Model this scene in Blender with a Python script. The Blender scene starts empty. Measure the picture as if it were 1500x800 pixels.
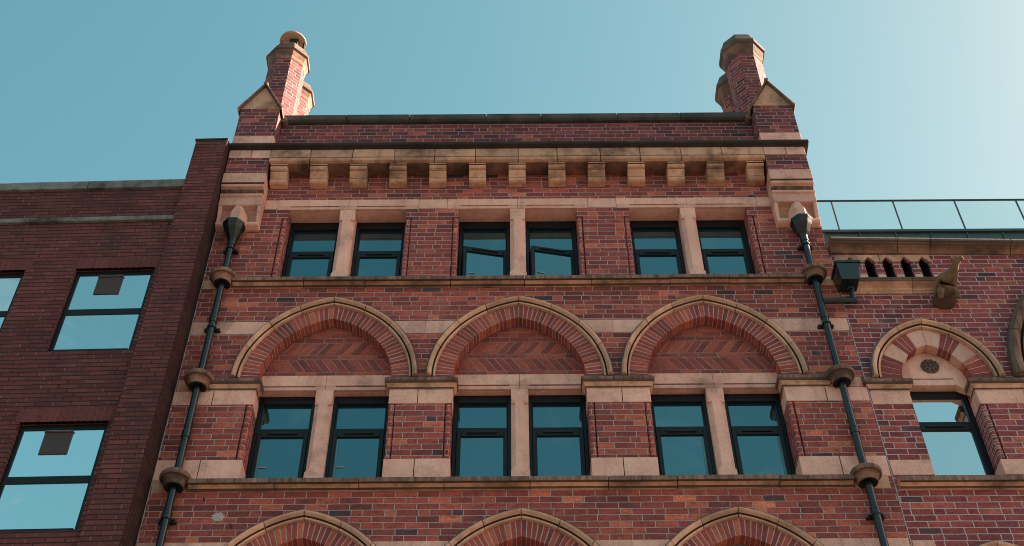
import bpy, bmesh, math, random
from mathutils import Vector, Matrix
from mathutils.geometry import tessellate_polygon
random.seed(7)
R = math.radians
sc = bpy.context.scene
C = sc.collection

# ------------------------------------------------------------------ camera
cam = bpy.data.cameras.new('camera')
cam.sensor_width = 36.0
cam.lens = 45.6
cam.clip_start = 0.1
cam.clip_end = 3000
camo = bpy.data.objects.new('camera', cam)
C.objects.link(camo)
camo.matrix_world = (Matrix.Translation((-0.08, -11.1, 1.6)) @ Matrix.Rotation(R(90 + 47.8), 4, 'X')
                     @ Matrix.Rotation(R(-0.38), 4, 'Z'))
sc.camera = camo

# ------------------------------------------------------------------ sky and sun
SUN_EL, SUN_AZ = 37.0, 12.0          # azimuth from +X (along the street) towards +Y (behind the front)
w = bpy.data.worlds.new('World')
sc.world = w
w.use_nodes = True
nt = w.node_tree
bg = nt.nodes['Background']
sky = nt.nodes.new('ShaderNodeTexSky')
sky.sky_type = 'NISHITA'
sky.sun_disc = False
sky.sun_elevation = R(SUN_EL)
sky.sun_rotation = R(90 - SUN_AZ)
sky.air_density = 1.0
sky.dust_density = 1.6
sky.ozone_density = 1.0
# the photograph's teal grade, one response curve per channel for the whole sky
sepc = nt.nodes.new('ShaderNodeSeparateColor')
comb = nt.nodes.new('ShaderNodeCombineColor')
nt.links.new(sky.outputs['Color'], sepc.inputs[0])
for ch, (amp, pw) in enumerate(((0.705, 1.22), (1.13, 0.80), (0.92, 0.77))):
    p = nt.nodes.new('ShaderNodeMath'); p.operation = 'POWER'; p.inputs[1].default_value = pw
    q = nt.nodes.new('ShaderNodeMath'); q.operation = 'MULTIPLY'; q.inputs[1].default_value = amp
    nt.links.new(sepc.outputs[ch], p.inputs[0])
    nt.links.new(p.outputs[0], q.inputs[0])
    nt.links.new(q.outputs[0], comb.inputs[ch])
# a few thin wisps of cloud over the street side of the sky
tc = nt.nodes.new('ShaderNodeTexCoord')
sx = nt.nodes.new('ShaderNodeSeparateXYZ')
nt.links.new(tc.outputs['Generated'], sx.inputs[0])
mp = nt.nodes.new('ShaderNodeMapping'); mp.inputs['Scale'].default_value = (3.5, 2.0, 5.0); mp.inputs['Rotation'].default_value = (0.3, 0.5, 0.6)
nt.links.new(tc.outputs['Generated'], mp.inputs[0])
cn = nt.nodes.new('ShaderNodeTexNoise'); cn.inputs['Scale'].default_value = 2.2; cn.inputs['Detail'].default_value = 7; cn.inputs['Roughness'].default_value = 0.6; cn.inputs['Distortion'].default_value = 1.2
nt.links.new(mp.outputs[0], cn.inputs['Vector'])
m1 = nt.nodes.new('ShaderNodeMapRange'); m1.inputs[1].default_value = 0.54; m1.inputs[2].default_value = 0.78; m1.inputs[4].default_value = 0.55
nt.links.new(cn.outputs['Fac'], m1.inputs[0])
m2 = nt.nodes.new('ShaderNodeMapRange'); m2.inputs[1].default_value = 0.05; m2.inputs[2].default_value = -0.30
nt.links.new(sx.outputs[1], m2.inputs[0])
m3 = nt.nodes.new('ShaderNodeMath'); m3.operation = 'MULTIPLY'
nt.links.new(m1.outputs[0], m3.inputs[0]); nt.links.new(m2.outputs[0], m3.inputs[1])
cm = nt.nodes.new('ShaderNodeMix'); cm.data_type = 'RGBA'
nt.links.new(m3.outputs[0], cm.inputs['Factor'])
nt.links.new(comb.outputs[0], cm.inputs['A'])
cm.inputs['B'].default_value = (2.3, 2.5, 2.6, 1)
nt.links.new(cm.outputs['Result'], bg.inputs['Color'])
bg.inputs['Strength'].default_value = 0.05
sun = bpy.data.lights.new('sun', 'SUN')
sun.energy = 5.0
sun.angle = R(0.5)
sun.color = (1.0, 0.84, 0.64)
suno = bpy.data.objects.new('sun', sun)
C.objects.link(suno)
sdir = Vector((math.cos(R(SUN_AZ)) * math.cos(R(SUN_EL)), math.sin(R(SUN_AZ)) * math.cos(R(SUN_EL)), math.sin(R(SUN_EL))))
suno.rotation_euler = sdir.to_track_quat('Z', 'Y').to_euler()
suno.location = (30, 5, 40)
sc.cycles.filter_width = 1.0
sc.view_settings.view_transform = 'Standard'
sc.view_settings.look = 'None'
sc.view_settings.exposure = 2.5
sc.view_settings.gamma = 1.0
sc.view_settings.use_curve_mapping = False


# ------------------------------------------------------------------ materials
class NT:
    """small helper round a material's node tree"""
    def __init__(s, name):
        s.m = bpy.data.materials.new(name)
        s.m.use_nodes = True
        s.t = s.m.node_tree
        s.b = s.t.nodes['Principled BSDF']

    def n(s, kind, **kw):
        x = s.t.nodes.new(kind)
        for k, v in kw.items():
            setattr(x, k, v)
        return x

    def put(s, sock, v):
        if v is None:
            return
        if hasattr(v, 'is_output') or isinstance(v, bpy.types.NodeSocket):
            s.t.links.new(v, sock)
        else:
            sock.default_value = v

    def math(s, op, a, b=None, c=None, clamp=False):
        x = s.n('ShaderNodeMath', operation=op, use_clamp=clamp)
        s.put(x.inputs[0], a)
        s.put(x.inputs[1], b)
        s.put(x.inputs[2], c)
        return x.outputs[0]

    def mix(s, f, a, b, blend='MIX', data='RGBA'):
        x = s.n('ShaderNodeMix', data_type=data, blend_type=blend) if data == 'RGBA' else s.n('ShaderNodeMix', data_type=data)
        ins = [i for i in x.inputs if i.enabled]
        s.put(ins[0], f)
        s.put(ins[1], a)
        s.put(ins[2], b)
        return [o for o in x.outputs if o.enabled][0]

    def noise(s, vec, scale, detail=4, rough=0.55, dim='3D'):
        x = s.n('ShaderNodeTexNoise', noise_dimensions=dim)
        s.put(x.inputs['Vector'], vec)
        x.inputs['Scale'].default_value = scale
        x.inputs['Detail'].default_value = detail
        x.inputs['Roughness'].default_value = rough
        return x.outputs['Fac']

    def ramp(s, f, stops, interp='LINEAR'):
        x = s.n('ShaderNodeValToRGB')
        s.put(x.inputs[0], f)
        e = x.color_ramp.elements
        x.color_ramp.interpolation = interp
        while len(e) < len(stops):
            e.new(0.5)
        for i, (p, c) in enumerate(stops):
            e[i].position = p
            e[i].color = (*c, 1) if len(c) == 3 else c
        return x.outputs[0]

    def rng(s, f, a, b, c=0.0, d=1.0, smooth=False):
        x = s.n('ShaderNodeMapRange')
        x.interpolation_type = 'SMOOTHSTEP' if smooth else 'LINEAR'
        s.put(x.inputs[0], f)
        for i, v in enumerate((a, b, c, d)):
            x.inputs[i + 1].default_value = v
        return x.outputs[0]

    def obj(s):
        return s.n('ShaderNodeTexCoord').outputs['Object']

    def scaled(s, vec, sx, sy, sz):
        x = s.n('ShaderNodeVectorMath', operation='MULTIPLY')
        s.put(x.inputs[0], vec)
        x.inputs[1].default_value = (sx, sy, sz)
        return x.outputs[0]

    def grey(s, v):
        x = s.n('ShaderNodeCombineColor')
        for i in range(3):
            s.put(x.inputs[i], v)
        return x.outputs[0]

    def bump(s, h, dist, strength=1.0):
        x = s.n('ShaderNodeBump')
        x.inputs['Distance'].default_value = dist
        x.inputs['Strength'].default_value = strength
        s.put(x.inputs['Height'], h)
        s.t.links.new(x.outputs[0], s.b.inputs['Normal'])


def brickwork(name, stops, mortar_a, mortar_b, joint=0.010, L=0.238, h=0.0825, bond=4, wear=0.35, wob=0.010, seed=0.0, v0=0.0, stain=0.0, vj=0.0, kiss=0.5, bloom=0.30, vcol=None):
    """brick courses from the UV map (in metres): stretcher rows with every bond-th row mixed"""
    k = NT(name)
    uv = k.n('ShaderNodeUVMap')
    sep = k.n('ShaderNodeSeparateXYZ')
    k.t.links.new(uv.outputs[0], sep.inputs[0])
    nz = k.n('ShaderNodeTexNoise')
    k.t.links.new(uv.outputs[0], nz.inputs['Vector'])
    nz.inputs['Scale'].default_value = 7.0
    nz.inputs['Detail'].default_value = 3.0
    ns = k.n('ShaderNodeSeparateColor')
    k.t.links.new(nz.outputs['Color'], ns.inputs[0])
    u = k.math('ADD', sep.outputs[0], k.math('MULTIPLY', k.math('SUBTRACT', ns.outputs[0], 0.5), wob * 1.3))
    v = k.math('ADD', k.math('SUBTRACT', sep.outputs[1], v0), k.math('MULTIPLY', k.math('SUBTRACT', ns.outputs[1], 0.5), wob))
    vr = k.math('DIVIDE', v, h)
    row = k.math('FLOOR', vr)
    fv = k.math('FRACT', vr)
    dv = k.math('MULTIPLY', k.math('MINIMUM', fv, k.math('SUBTRACT', 1.0, fv)), h)
    wn = k.n('ShaderNodeTexWhiteNoise', noise_dimensions='1D')
    k.put(wn.inputs['W'], k.math('ADD', row, 0.37 + seed))
    rr = wn.outputs['Value']
    us = k.math('ADD', k.math('DIVIDE', u, L), k.math('ADD', k.math('MULTIPLY', k.math('FLOORED_MODULO', row, 2.0), 0.5), k.math('MULTIPLY', rr, 0.16)))
    cs = k.math('FLOOR', us)
    fs = k.math('FRACT', us)
    ds = k.math('MULTIPLY', k.math('MINIMUM', fs, k.math('SUBTRACT', 1.0, fs)), L)
    P = 1.5 * L
    uf = k.math('ADD', k.math('DIVIDE', u, P), rr)
    cf = k.math('FLOOR', uf)
    q = k.math('FRACT', uf)
    hd = k.math('GREATER_THAN', q, 0.6667)
    df = k.math('MULTIPLY', k.math('MINIMUM', k.math('MINIMUM', q, k.math('SUBTRACT', 1.0, q)), k.math('ABSOLUTE', k.math('SUBTRACT', q, 0.6667))), P)
    cf2 = k.math('ADD', k.math('ADD', k.math('MULTIPLY', cf, 2.0), hd), 500.0)
    isf = k.math('COMPARE', k.math('FLOORED_MODULO', row, float(bond)), 0.0, 0.1)
    du = k.mix(isf, ds, df, data='FLOAT')
    col = k.mix(isf, cs, cf2, data='FLOAT')
    d = k.math('MINIMUM', dv, k.math('ADD', du, vj))
    fine = k.noise(uv.outputs[0], 60.0, 3)
    d2 = k.math('ADD', d, k.math('MULTIPLY', k.math('SUBTRACT', fine, 0.5), 0.006))
    mask = k.rng(d2, joint / 2 - 0.0018, joint / 2 + 0.0022, smooth=True)
    cv = k.n('ShaderNodeCombineXYZ')
    k.put(cv.inputs[0], col)
    k.put(cv.inputs[1], row)
    cv.inputs[2].default_value = seed
    w2 = k.n('ShaderNodeTexWhiteNoise', noise_dimensions='3D')
    k.t.links.new(cv.outputs[0], w2.inputs['Vector'])
    base = k.ramp(w2.outputs['Value'], stops, 'LINEAR')
    spl = k.n('ShaderNodeSeparateColor')
    k.t.links.new(w2.outputs['Color'], spl.inputs[0])
    # within-brick mottling, each brick a little lighter or darker
    mot = k.noise(uv.outputs[0], 32.0, 5, 0.65)
    f1 = k.math('MULTIPLY', k.rng(mot, 0.25, 0.75, 1 - wear, 1 + wear), k.rng(spl.outputs[1], 0, 1, 0.80, 1.20))
    big = k.noise(k.obj(), 0.55, 4, 0.6)
    f1 = k.math('MULTIPLY', f1, k.rng(big, 0.3, 0.7, 0.72, 1.22))
    b2 = k.mix(1.0, base, k.grey(f1), 'MULTIPLY')
    km = k.noise(k.scaled(uv.outputs[0], 7.5, 15.0, 1.0), 1.0, 4, 0.6)
    b2 = k.mix(k.math('MULTIPLY', k.rng(km, 0.50, 0.66), kiss), b2, (0.075, 0.036, 0.042, 1))
    # pale bloom of salts and lime smears over some patches
    bl = k.noise(uv.outputs[0], 2.3, 5, 0.7)
    b3 = k.mix(k.math('MULTIPLY', k.rng(bl, 0.58, 0.74), bloom), b2, (0.40, 0.25, 0.25, 1))
    if stain:
        sv = k.noise(k.scaled(uv.outputs[0], 1.0, 0.25, 1.0), 1.6, 5, 0.65)
        b3 = k.mix(k.math('MULTIPLY', k.rng(sv, 0.50, 0.72), stain), b3, (0.035, 0.026, 0.026, 1))
    mor = k.mix(k.noise(uv.outputs[0], 5.0, 4), mortar_a, mortar_b)
    if vcol:
        vn = k.rng(k.noise(uv.outputs[0], 3.0, 3), 0.42, 0.62, 0.0, 0.9)
        mor = k.mix(k.math('MULTIPLY', k.math('GREATER_THAN', dv, joint / 2 + 0.002), vn), mor, vcol)
    fin = k.mix(mask, mor, b3)
    k.put(k.b.inputs['Base Color'], fin)
    k.b.inputs['Roughness'].default_value = 0.88
    k.b.inputs['Specular IOR Level'].default_value = 0.25
    hgt = k.math('ADD', k.math('ADD', mask, k.math('MULTIPLY', mot, 0.45)), k.math('MULTIPLY', spl.outputs[2], 0.35))
    k.bump(hgt, 0.007)
    return k.m


def island_brick(name, stops):
    """single bricks modelled one by one: colour by island"""
    k = NT(name)
    g = k.n('ShaderNodeNewGeometry')
    base = k.ramp(g.outputs['Random Per Island'], stops)
    mot = k.noise(k.obj(), 34.0, 5, 0.65)
    b = k.mix(1.0, base, k.grey(k.rng(mot, 0.25, 0.75, 0.68, 1.32)), 'MULTIPLY')
    so = k.noise(k.obj(), 3.0, 4, 0.6)
    b = k.mix(k.math('MULTIPLY', k.rng(so, 0.52, 0.75), 0.5), b, (0.05, 0.03, 0.03, 1))
    k.put(k.b.inputs['Base Color'], b)
    k.b.inputs['Roughness'].default_value = 0.88
    k.b.inputs['Specular IOR Level'].default_value = 0.25
    k.bump(mot, 0.006)
    return k.m


def stone(name, ca, cb, soot, soot_lo, soot_hi, soot_col=(0.05, 0.04, 0.035), streak=False, rough=0.9, isl=0.16):
    k = NT(name)
    o = k.obj()
    g = k.n('ShaderNodeNewGeometry')
    rnd = g.outputs['Random Per Island']
    n1 = k.noise(o, 3.2, 5, 0.6)
    c = k.mix(k.rng(n1, 0.3, 0.7), (*ca, 1), (*cb, 1))
    n2 = k.noise(o, 55.0, 4, 0.7)
    c = k.mix(1.0, c, k.grey(k.math('MULTIPLY', k.rng(n2, 0.25, 0.75, 0.84, 1.16), k.rng(rnd, 0, 1, 1 - isl, 1 + isl))), 'MULTIPLY')
    if streak:
        vec = k.scaled(o, 16.0, 16.0, 1.2)
        n3 = k.noise(vec, 1.0, 5, 0.7)
    else:
        n3 = k.noise(o, 2.1, 7, 0.68)
    c = k.mix(k.math('MULTIPLY', k.rng(n3, soot_lo, soot_hi), soot), c, (*soot_col, 1))
    if not streak:
        n5 = k.noise(k.scaled(o, 9.0, 9.0, 1.1), 1.0, 6, 0.7)
        c = k.mix(k.math('MULTIPLY', k.rng(n5, 0.50, 0.70), 0.55 * soot), c, (*[v * 1.6 for v in soot_col], 1))
    n4 = k.noise(o, 9.0, 6, 0.7)
    c = k.mix(k.math('MULTIPLY', k.rng(n4, 0.60, 0.72), 0.45 * soot + 0.08), c, (0.12, 0.075, 0.045, 1))
    k.put(k.b.inputs['Base Color'], c)
    k.b.inputs['Roughness'].default_value = rough
    k.b.inputs['Specular IOR Level'].default_value = 0.25
    k.bump(k.math('ADD', k.math('MULTIPLY', n2, 0.5), k.math('MULTIPLY', n4, 1.0)), 0.008)
    return k.m


def plain(name, col, rough=0.5, metallic=0.0, spec=0.5, vary=0.12, scale=6.0, bump=0.0):
    k = NT(name)
    n1 = k.noise(k.obj(), scale, 5, 0.6)
    c = k.mix(1.0, (*col, 1), k.grey(k.rng(n1, 0.25, 0.75, 1 - vary, 1 + vary)), 'MULTIPLY')
    k.put(k.b.inputs['Base Color'], c)
    k.put(k.b.inputs['Roughness'], k.rng(n1, 0.2, 0.8, rough * 0.8, min(1, rough * 1.25)))
    k.b.inputs['Metallic'].default_value = metallic
    k.b.inputs['Specular IOR Level'].default_value = spec
    if bump:
        k.bump(k.noise(k.obj(), scale * 8, 4), bump)
    return k.m


def window_glass(name, refl, col, room, wav=0.0008):
    """coated glazing: mirrors the sky, a dim room tone behind"""
    k = NT(name)
    out = k.t.nodes['Material Output']
    gl = k.n('ShaderNodeBsdfGlossy')
    gl.inputs['Color'].default_value = (*col, 1)
    gl.inputs['Roughness'].default_value = 0.012
    df = k.n('ShaderNodeBsdfDiffuse')
    n2 = k.noise(k.obj(), 1.7, 3)
    k.put(df.inputs['Color'], k.mix(n2, (*[v * 0.7 for v in room], 1), (*[v * 1.3 for v in room], 1)))
    fr = k.n('ShaderNodeFresnel')
    fr.inputs['IOR'].default_value = 1.5
    oi = k.n('ShaderNodeObjectInfo')
    rf = k.math('MULTIPLY', k.rng(oi.outputs['Random'], 0, 1, 0.86, 1.14), refl)
    f = k.math('ADD', rf, k.math('MULTIPLY', fr.outputs[0], 0.8), clamp=True)
    bp = k.n('ShaderNodeBump')
    bp.inputs['Distance'].default_value = wav
    k.put(bp.inputs['Height'], k.noise(k.obj(), 2.2, 2))
    k.t.links.new(bp.outputs[0], gl.inputs['Normal'])
    mx = k.n('ShaderNodeMixShader')
    k.put(mx.inputs[0], f)
    k.t.links.new(df.outputs[0], mx.inputs[1])
    k.t.links.new(gl.outputs[0], mx.inputs[2])
    k.t.links.new(mx.outputs[0], out.inputs['Surface'])
    return k.m


def clear_glass(name):
    k = NT(name)
    out = k.t.nodes['Material Output']
    tr = k.n('ShaderNodeBsdfTransparent')
    tr.inputs['Color'].default_value = (0.91, 0.965, 0.955, 1)
    gl = k.n('ShaderNodeBsdfGlossy')
    gl.inputs['Roughness'].default_value = 0.02
    n2 = k.noise(k.obj(), 0.8, 3)
    mx = k.n('ShaderNodeMixShader')
    k.put(mx.inputs[0], k.rng(n2, 0.2, 0.8, 0.05, 0.09))
    k.t.links.new(tr.outputs[0], mx.inputs[1])
    k.t.links.new(gl.outputs[0], mx.inputs[2])
    k.t.links.new(mx.outputs[0], out.inputs['Surface'])
    return k.m


RED = [(0.0, (0.060, 0.042, 0.052)), (0.025, (0.090, 0.052, 0.060)), (0.040, (0.220, 0.056, 0.054)), (0.30, (0.290, 0.066, 0.059)),
       (0.62, (0.355, 0.078, 0.064)), (0.88, (0.450, 0.104, 0.074)), (1.0, (0.61, 0.165, 0.098))]
RED_TOP = [(0.0, (0.068, 0.037, 0.048)), (0.08, (0.120, 0.040, 0.050)), (0.5, (0.190, 0.048, 0.053)), (0.85, (0.265, 0.060, 0.058)), (1.0, (0.41, 0.105, 0.080))]
RED_WING = [(0.0, (0.075, 0.048, 0.064)), (0.04, (0.16, 0.057, 0.070)), (0.09, (0.235, 0.057, 0.064)), (0.6, (0.32, 0.071, 0.071)), (0.9, (0.41, 0.094, 0.080)), (1.0, (0.55, 0.15, 0.105))]
DARK = [(0.0, (0.122, 0.036, 0.037)), (0.5, (0.138, 0.040, 0.040)), (1.0, (0.165, 0.048, 0.046))]
M = {}
M['brick'] = brickwork('red_brick', RED, (0.58, 0.42, 0.405, 1), (0.36, 0.25, 0.24, 1), joint=0.010, wear=0.42, seed=1.0, v0=10.36, stain=0.42)
M['brick_top'] = brickwork('parapet_brick', RED_TOP, (0.62, 0.44, 0.43, 1), (0.18, 0.12, 0.125, 1), joint=0.010, wear=0.42, seed=3.0, v0=16.24, wob=0.014, stain=0.45)
M['brick_wing'] = brickwork('wing_brick', RED_WING, (0.66, 0.48, 0.48, 1), (0.42, 0.30, 0.30, 1), bloom=0.5, joint=0.012, wear=0.42, seed=5.0, v0=10.33, wob=0.014, stain=0.3)
M['brick_dark'] = brickwork('dark_brick', DARK, (0.026, 0.012, 0.015, 1), (0.055, 0.023, 0.028, 1), vcol=(0.26, 0.14, 0.145, 1), kiss=0.3, bloom=0.15, joint=0.012, L=0.205, h=0.0665, bond=999, wear=0.25, wob=0.004, seed=8.0, stain=0.5)
M['brick_side'] = brickwork('darker_side_brick', [(0.0, (0.038, 0.014, 0.016)), (1.0, (0.052, 0.019, 0.020))], (0.018, 0.010, 0.011, 1), (0.03, 0.015, 0.017, 1), vj=0.0035, kiss=0.3, bloom=0.06, joint=0.012, L=0.205, h=0.0665, bond=999, wob=0.004, seed=9.0, stain=0.5)
M['voussoir'] = island_brick('voussoir_brick', [(p, tuple(v * m for v, m in zip(c, (0.90, 0.95, 0.95)))) for p, c in RED if p > 0.03])
M['dark_voussoir'] = island_brick('dark_single_brick', DARK)
M['mortar_herring'] = plain('soiled_lime_mortar', (0.27, 0.175, 0.165), 0.95, spec=0.1, vary=0.45, scale=6, bump=0.004)
M['mortar_dull'] = plain('dull_mortar', (0.17, 0.085, 0.09), 0.95, spec=0.1, vary=0.4, scale=5)
M['mortar'] = plain('lime_mortar', (0.48, 0.33, 0.325), 0.95, spec=0.1, vary=0.25, scale=14, bump=0.004)
M['mortar_dark'] = plain('soiled_mortar', (0.10, 0.08, 0.085), 0.95, spec=0.1, vary=0.3, scale=14, bump=0.004)
M['mortar_pale'] = plain('pale_pointing', (0.42, 0.36, 0.36), 0.95, spec=0.1, vary=0.3, scale=18, bump=0.004)
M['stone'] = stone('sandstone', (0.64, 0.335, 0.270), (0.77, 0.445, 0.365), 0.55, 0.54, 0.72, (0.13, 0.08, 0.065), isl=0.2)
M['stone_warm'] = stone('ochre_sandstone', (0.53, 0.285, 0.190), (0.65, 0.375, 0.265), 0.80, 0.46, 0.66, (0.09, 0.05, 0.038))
M['stone_sooty'] = stone('weathered_sandstone', (0.19, 0.115, 0.092), (0.36, 0.21, 0.16), 0.9, 0.40, 0.66, streak=True)
M['stone_black'] = stone('blackened_and_shade_stone', (0.030, 0.027, 0.025), (0.055, 0.047, 0.042), 0.6, 0.45, 0.65, (0.02, 0.018, 0.016))
M['coping_dark'] = stone('slate_grey_coping', (0.065, 0.060, 0.058), (0.125, 0.112, 0.105), 0.7, 0.45, 0.66, (0.025, 0.025, 0.025))
M['stone_dirt_shade'] = stone('dirt_and_shade_stone', (0.085, 0.044, 0.034), (0.15, 0.075, 0.055), 0.7, 0.45, 0.65)  # dark stone for groove faces: crevice shade put into the colour, with dirt
M['stone_brown'] = stone('brown_weathered_and_shade_stone', (0.20, 0.098, 0.068), (0.36, 0.185, 0.13), 0.85, 0.44, 0.62)
M['stone_buff'] = stone('buff_sandstone', (0.54, 0.305, 0.215), (0.68, 0.41, 0.30), 0.6, 0.48, 0.70, (0.10, 0.065, 0.05))
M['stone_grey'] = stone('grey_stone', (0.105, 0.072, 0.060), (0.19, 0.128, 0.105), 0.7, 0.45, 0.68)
M['coping_grey'] = stone('grey_coping', (0.15, 0.15, 0.145), (0.22, 0.215, 0.205), 0.8, 0.5, 0.66, (0.02, 0.02, 0.02))
M['beast'] = stone('mossy_carved_stone', (0.135, 0.080, 0.050), (0.25, 0.145, 0.082), 0.7, 0.48, 0.68, (0.03, 0.025, 0.022))
M['frame'] = plain('dark_window_frame', (0.007, 0.010, 0.013), 0.4, spec=0.28)
M['frame_left'] = plain('black_metal_frame', (0.007, 0.008, 0.010), 0.4, spec=0.28)
M['vent_bar'] = plain('black_plastic', (0.018, 0.014, 0.014), 0.6, spec=0.3)
M['iron'] = plain('green_black_gloss_paint', (0.005, 0.014, 0.016), 0.24, spec=0.6, vary=0.3, scale=9, bump=0.0015)
M['rust'] = plain('rusty_iron', (0.03, 0.02, 0.018), 0.8, vary=0.4)
M['teal'] = plain('teal_cladding', (0.030, 0.060, 0.066), 0.45, spec=0.5)
M['rail'] = plain('dark_rail', (0.015, 0.022, 0.026), 0.4)
M['metal_cap'] = plain('dark_metal_capping', (0.03, 0.035, 0.04), 0.4, metallic=0.4)
M['spacer'] = plain('grey_blue_spacer', (0.075, 0.20, 0.24), 0.5, vary=0.25)
M['vent'] = plain('brown_louvre', (0.050, 0.030, 0.028), 0.6)
M['terracotta'] = plain('clay_pot', (0.42, 0.27, 0.19), 0.85, vary=0.2, bump=0.003)
M['soot'] = plain('sooty_flue_and_recess_shade', (0.01, 0.01, 0.01), 0.95)  # flue soot; also paints the shade inside slots and collar hollows
M['inside'] = plain('dark_interior', (0.03, 0.03, 0.032), 0.9)
M['glass'] = window_glass('window_glass', 0.20, (0.55, 0.95, 1.0), (0.006, 0.03, 0.045))
M['glass_left'] = window_glass('mirror_glass', 0.82, (0.90, 1.0, 0.98), (0.05, 0.08, 0.08))
M['glass_wing'] = window_glass('bright_glass', 0.72, (0.92, 1.0, 0.98), (0.04, 0.06, 0.06))
M['glass_clear'] = clear_glass('balustrade_glass')
M['roof'] = plain('slate', (0.07, 0.07, 0.075), 0.7)
M['setts'] = plain('stone_setts', (0.042, 0.037, 0.033), 0.9, vary=0.25, scale=3, bump=0.01)
M['paving'] = plain('paving_flags', (0.15, 0.12, 0.10), 0.85, vary=0.2, scale=2, bump=0.004)
M['kerb'] = plain('granite_kerb', (0.25, 0.24, 0.235), 0.8, vary=0.2, scale=20)
M['paint'] = plain('yellow_line_paint', (0.62, 0.45, 0.06), 0.7)


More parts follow.
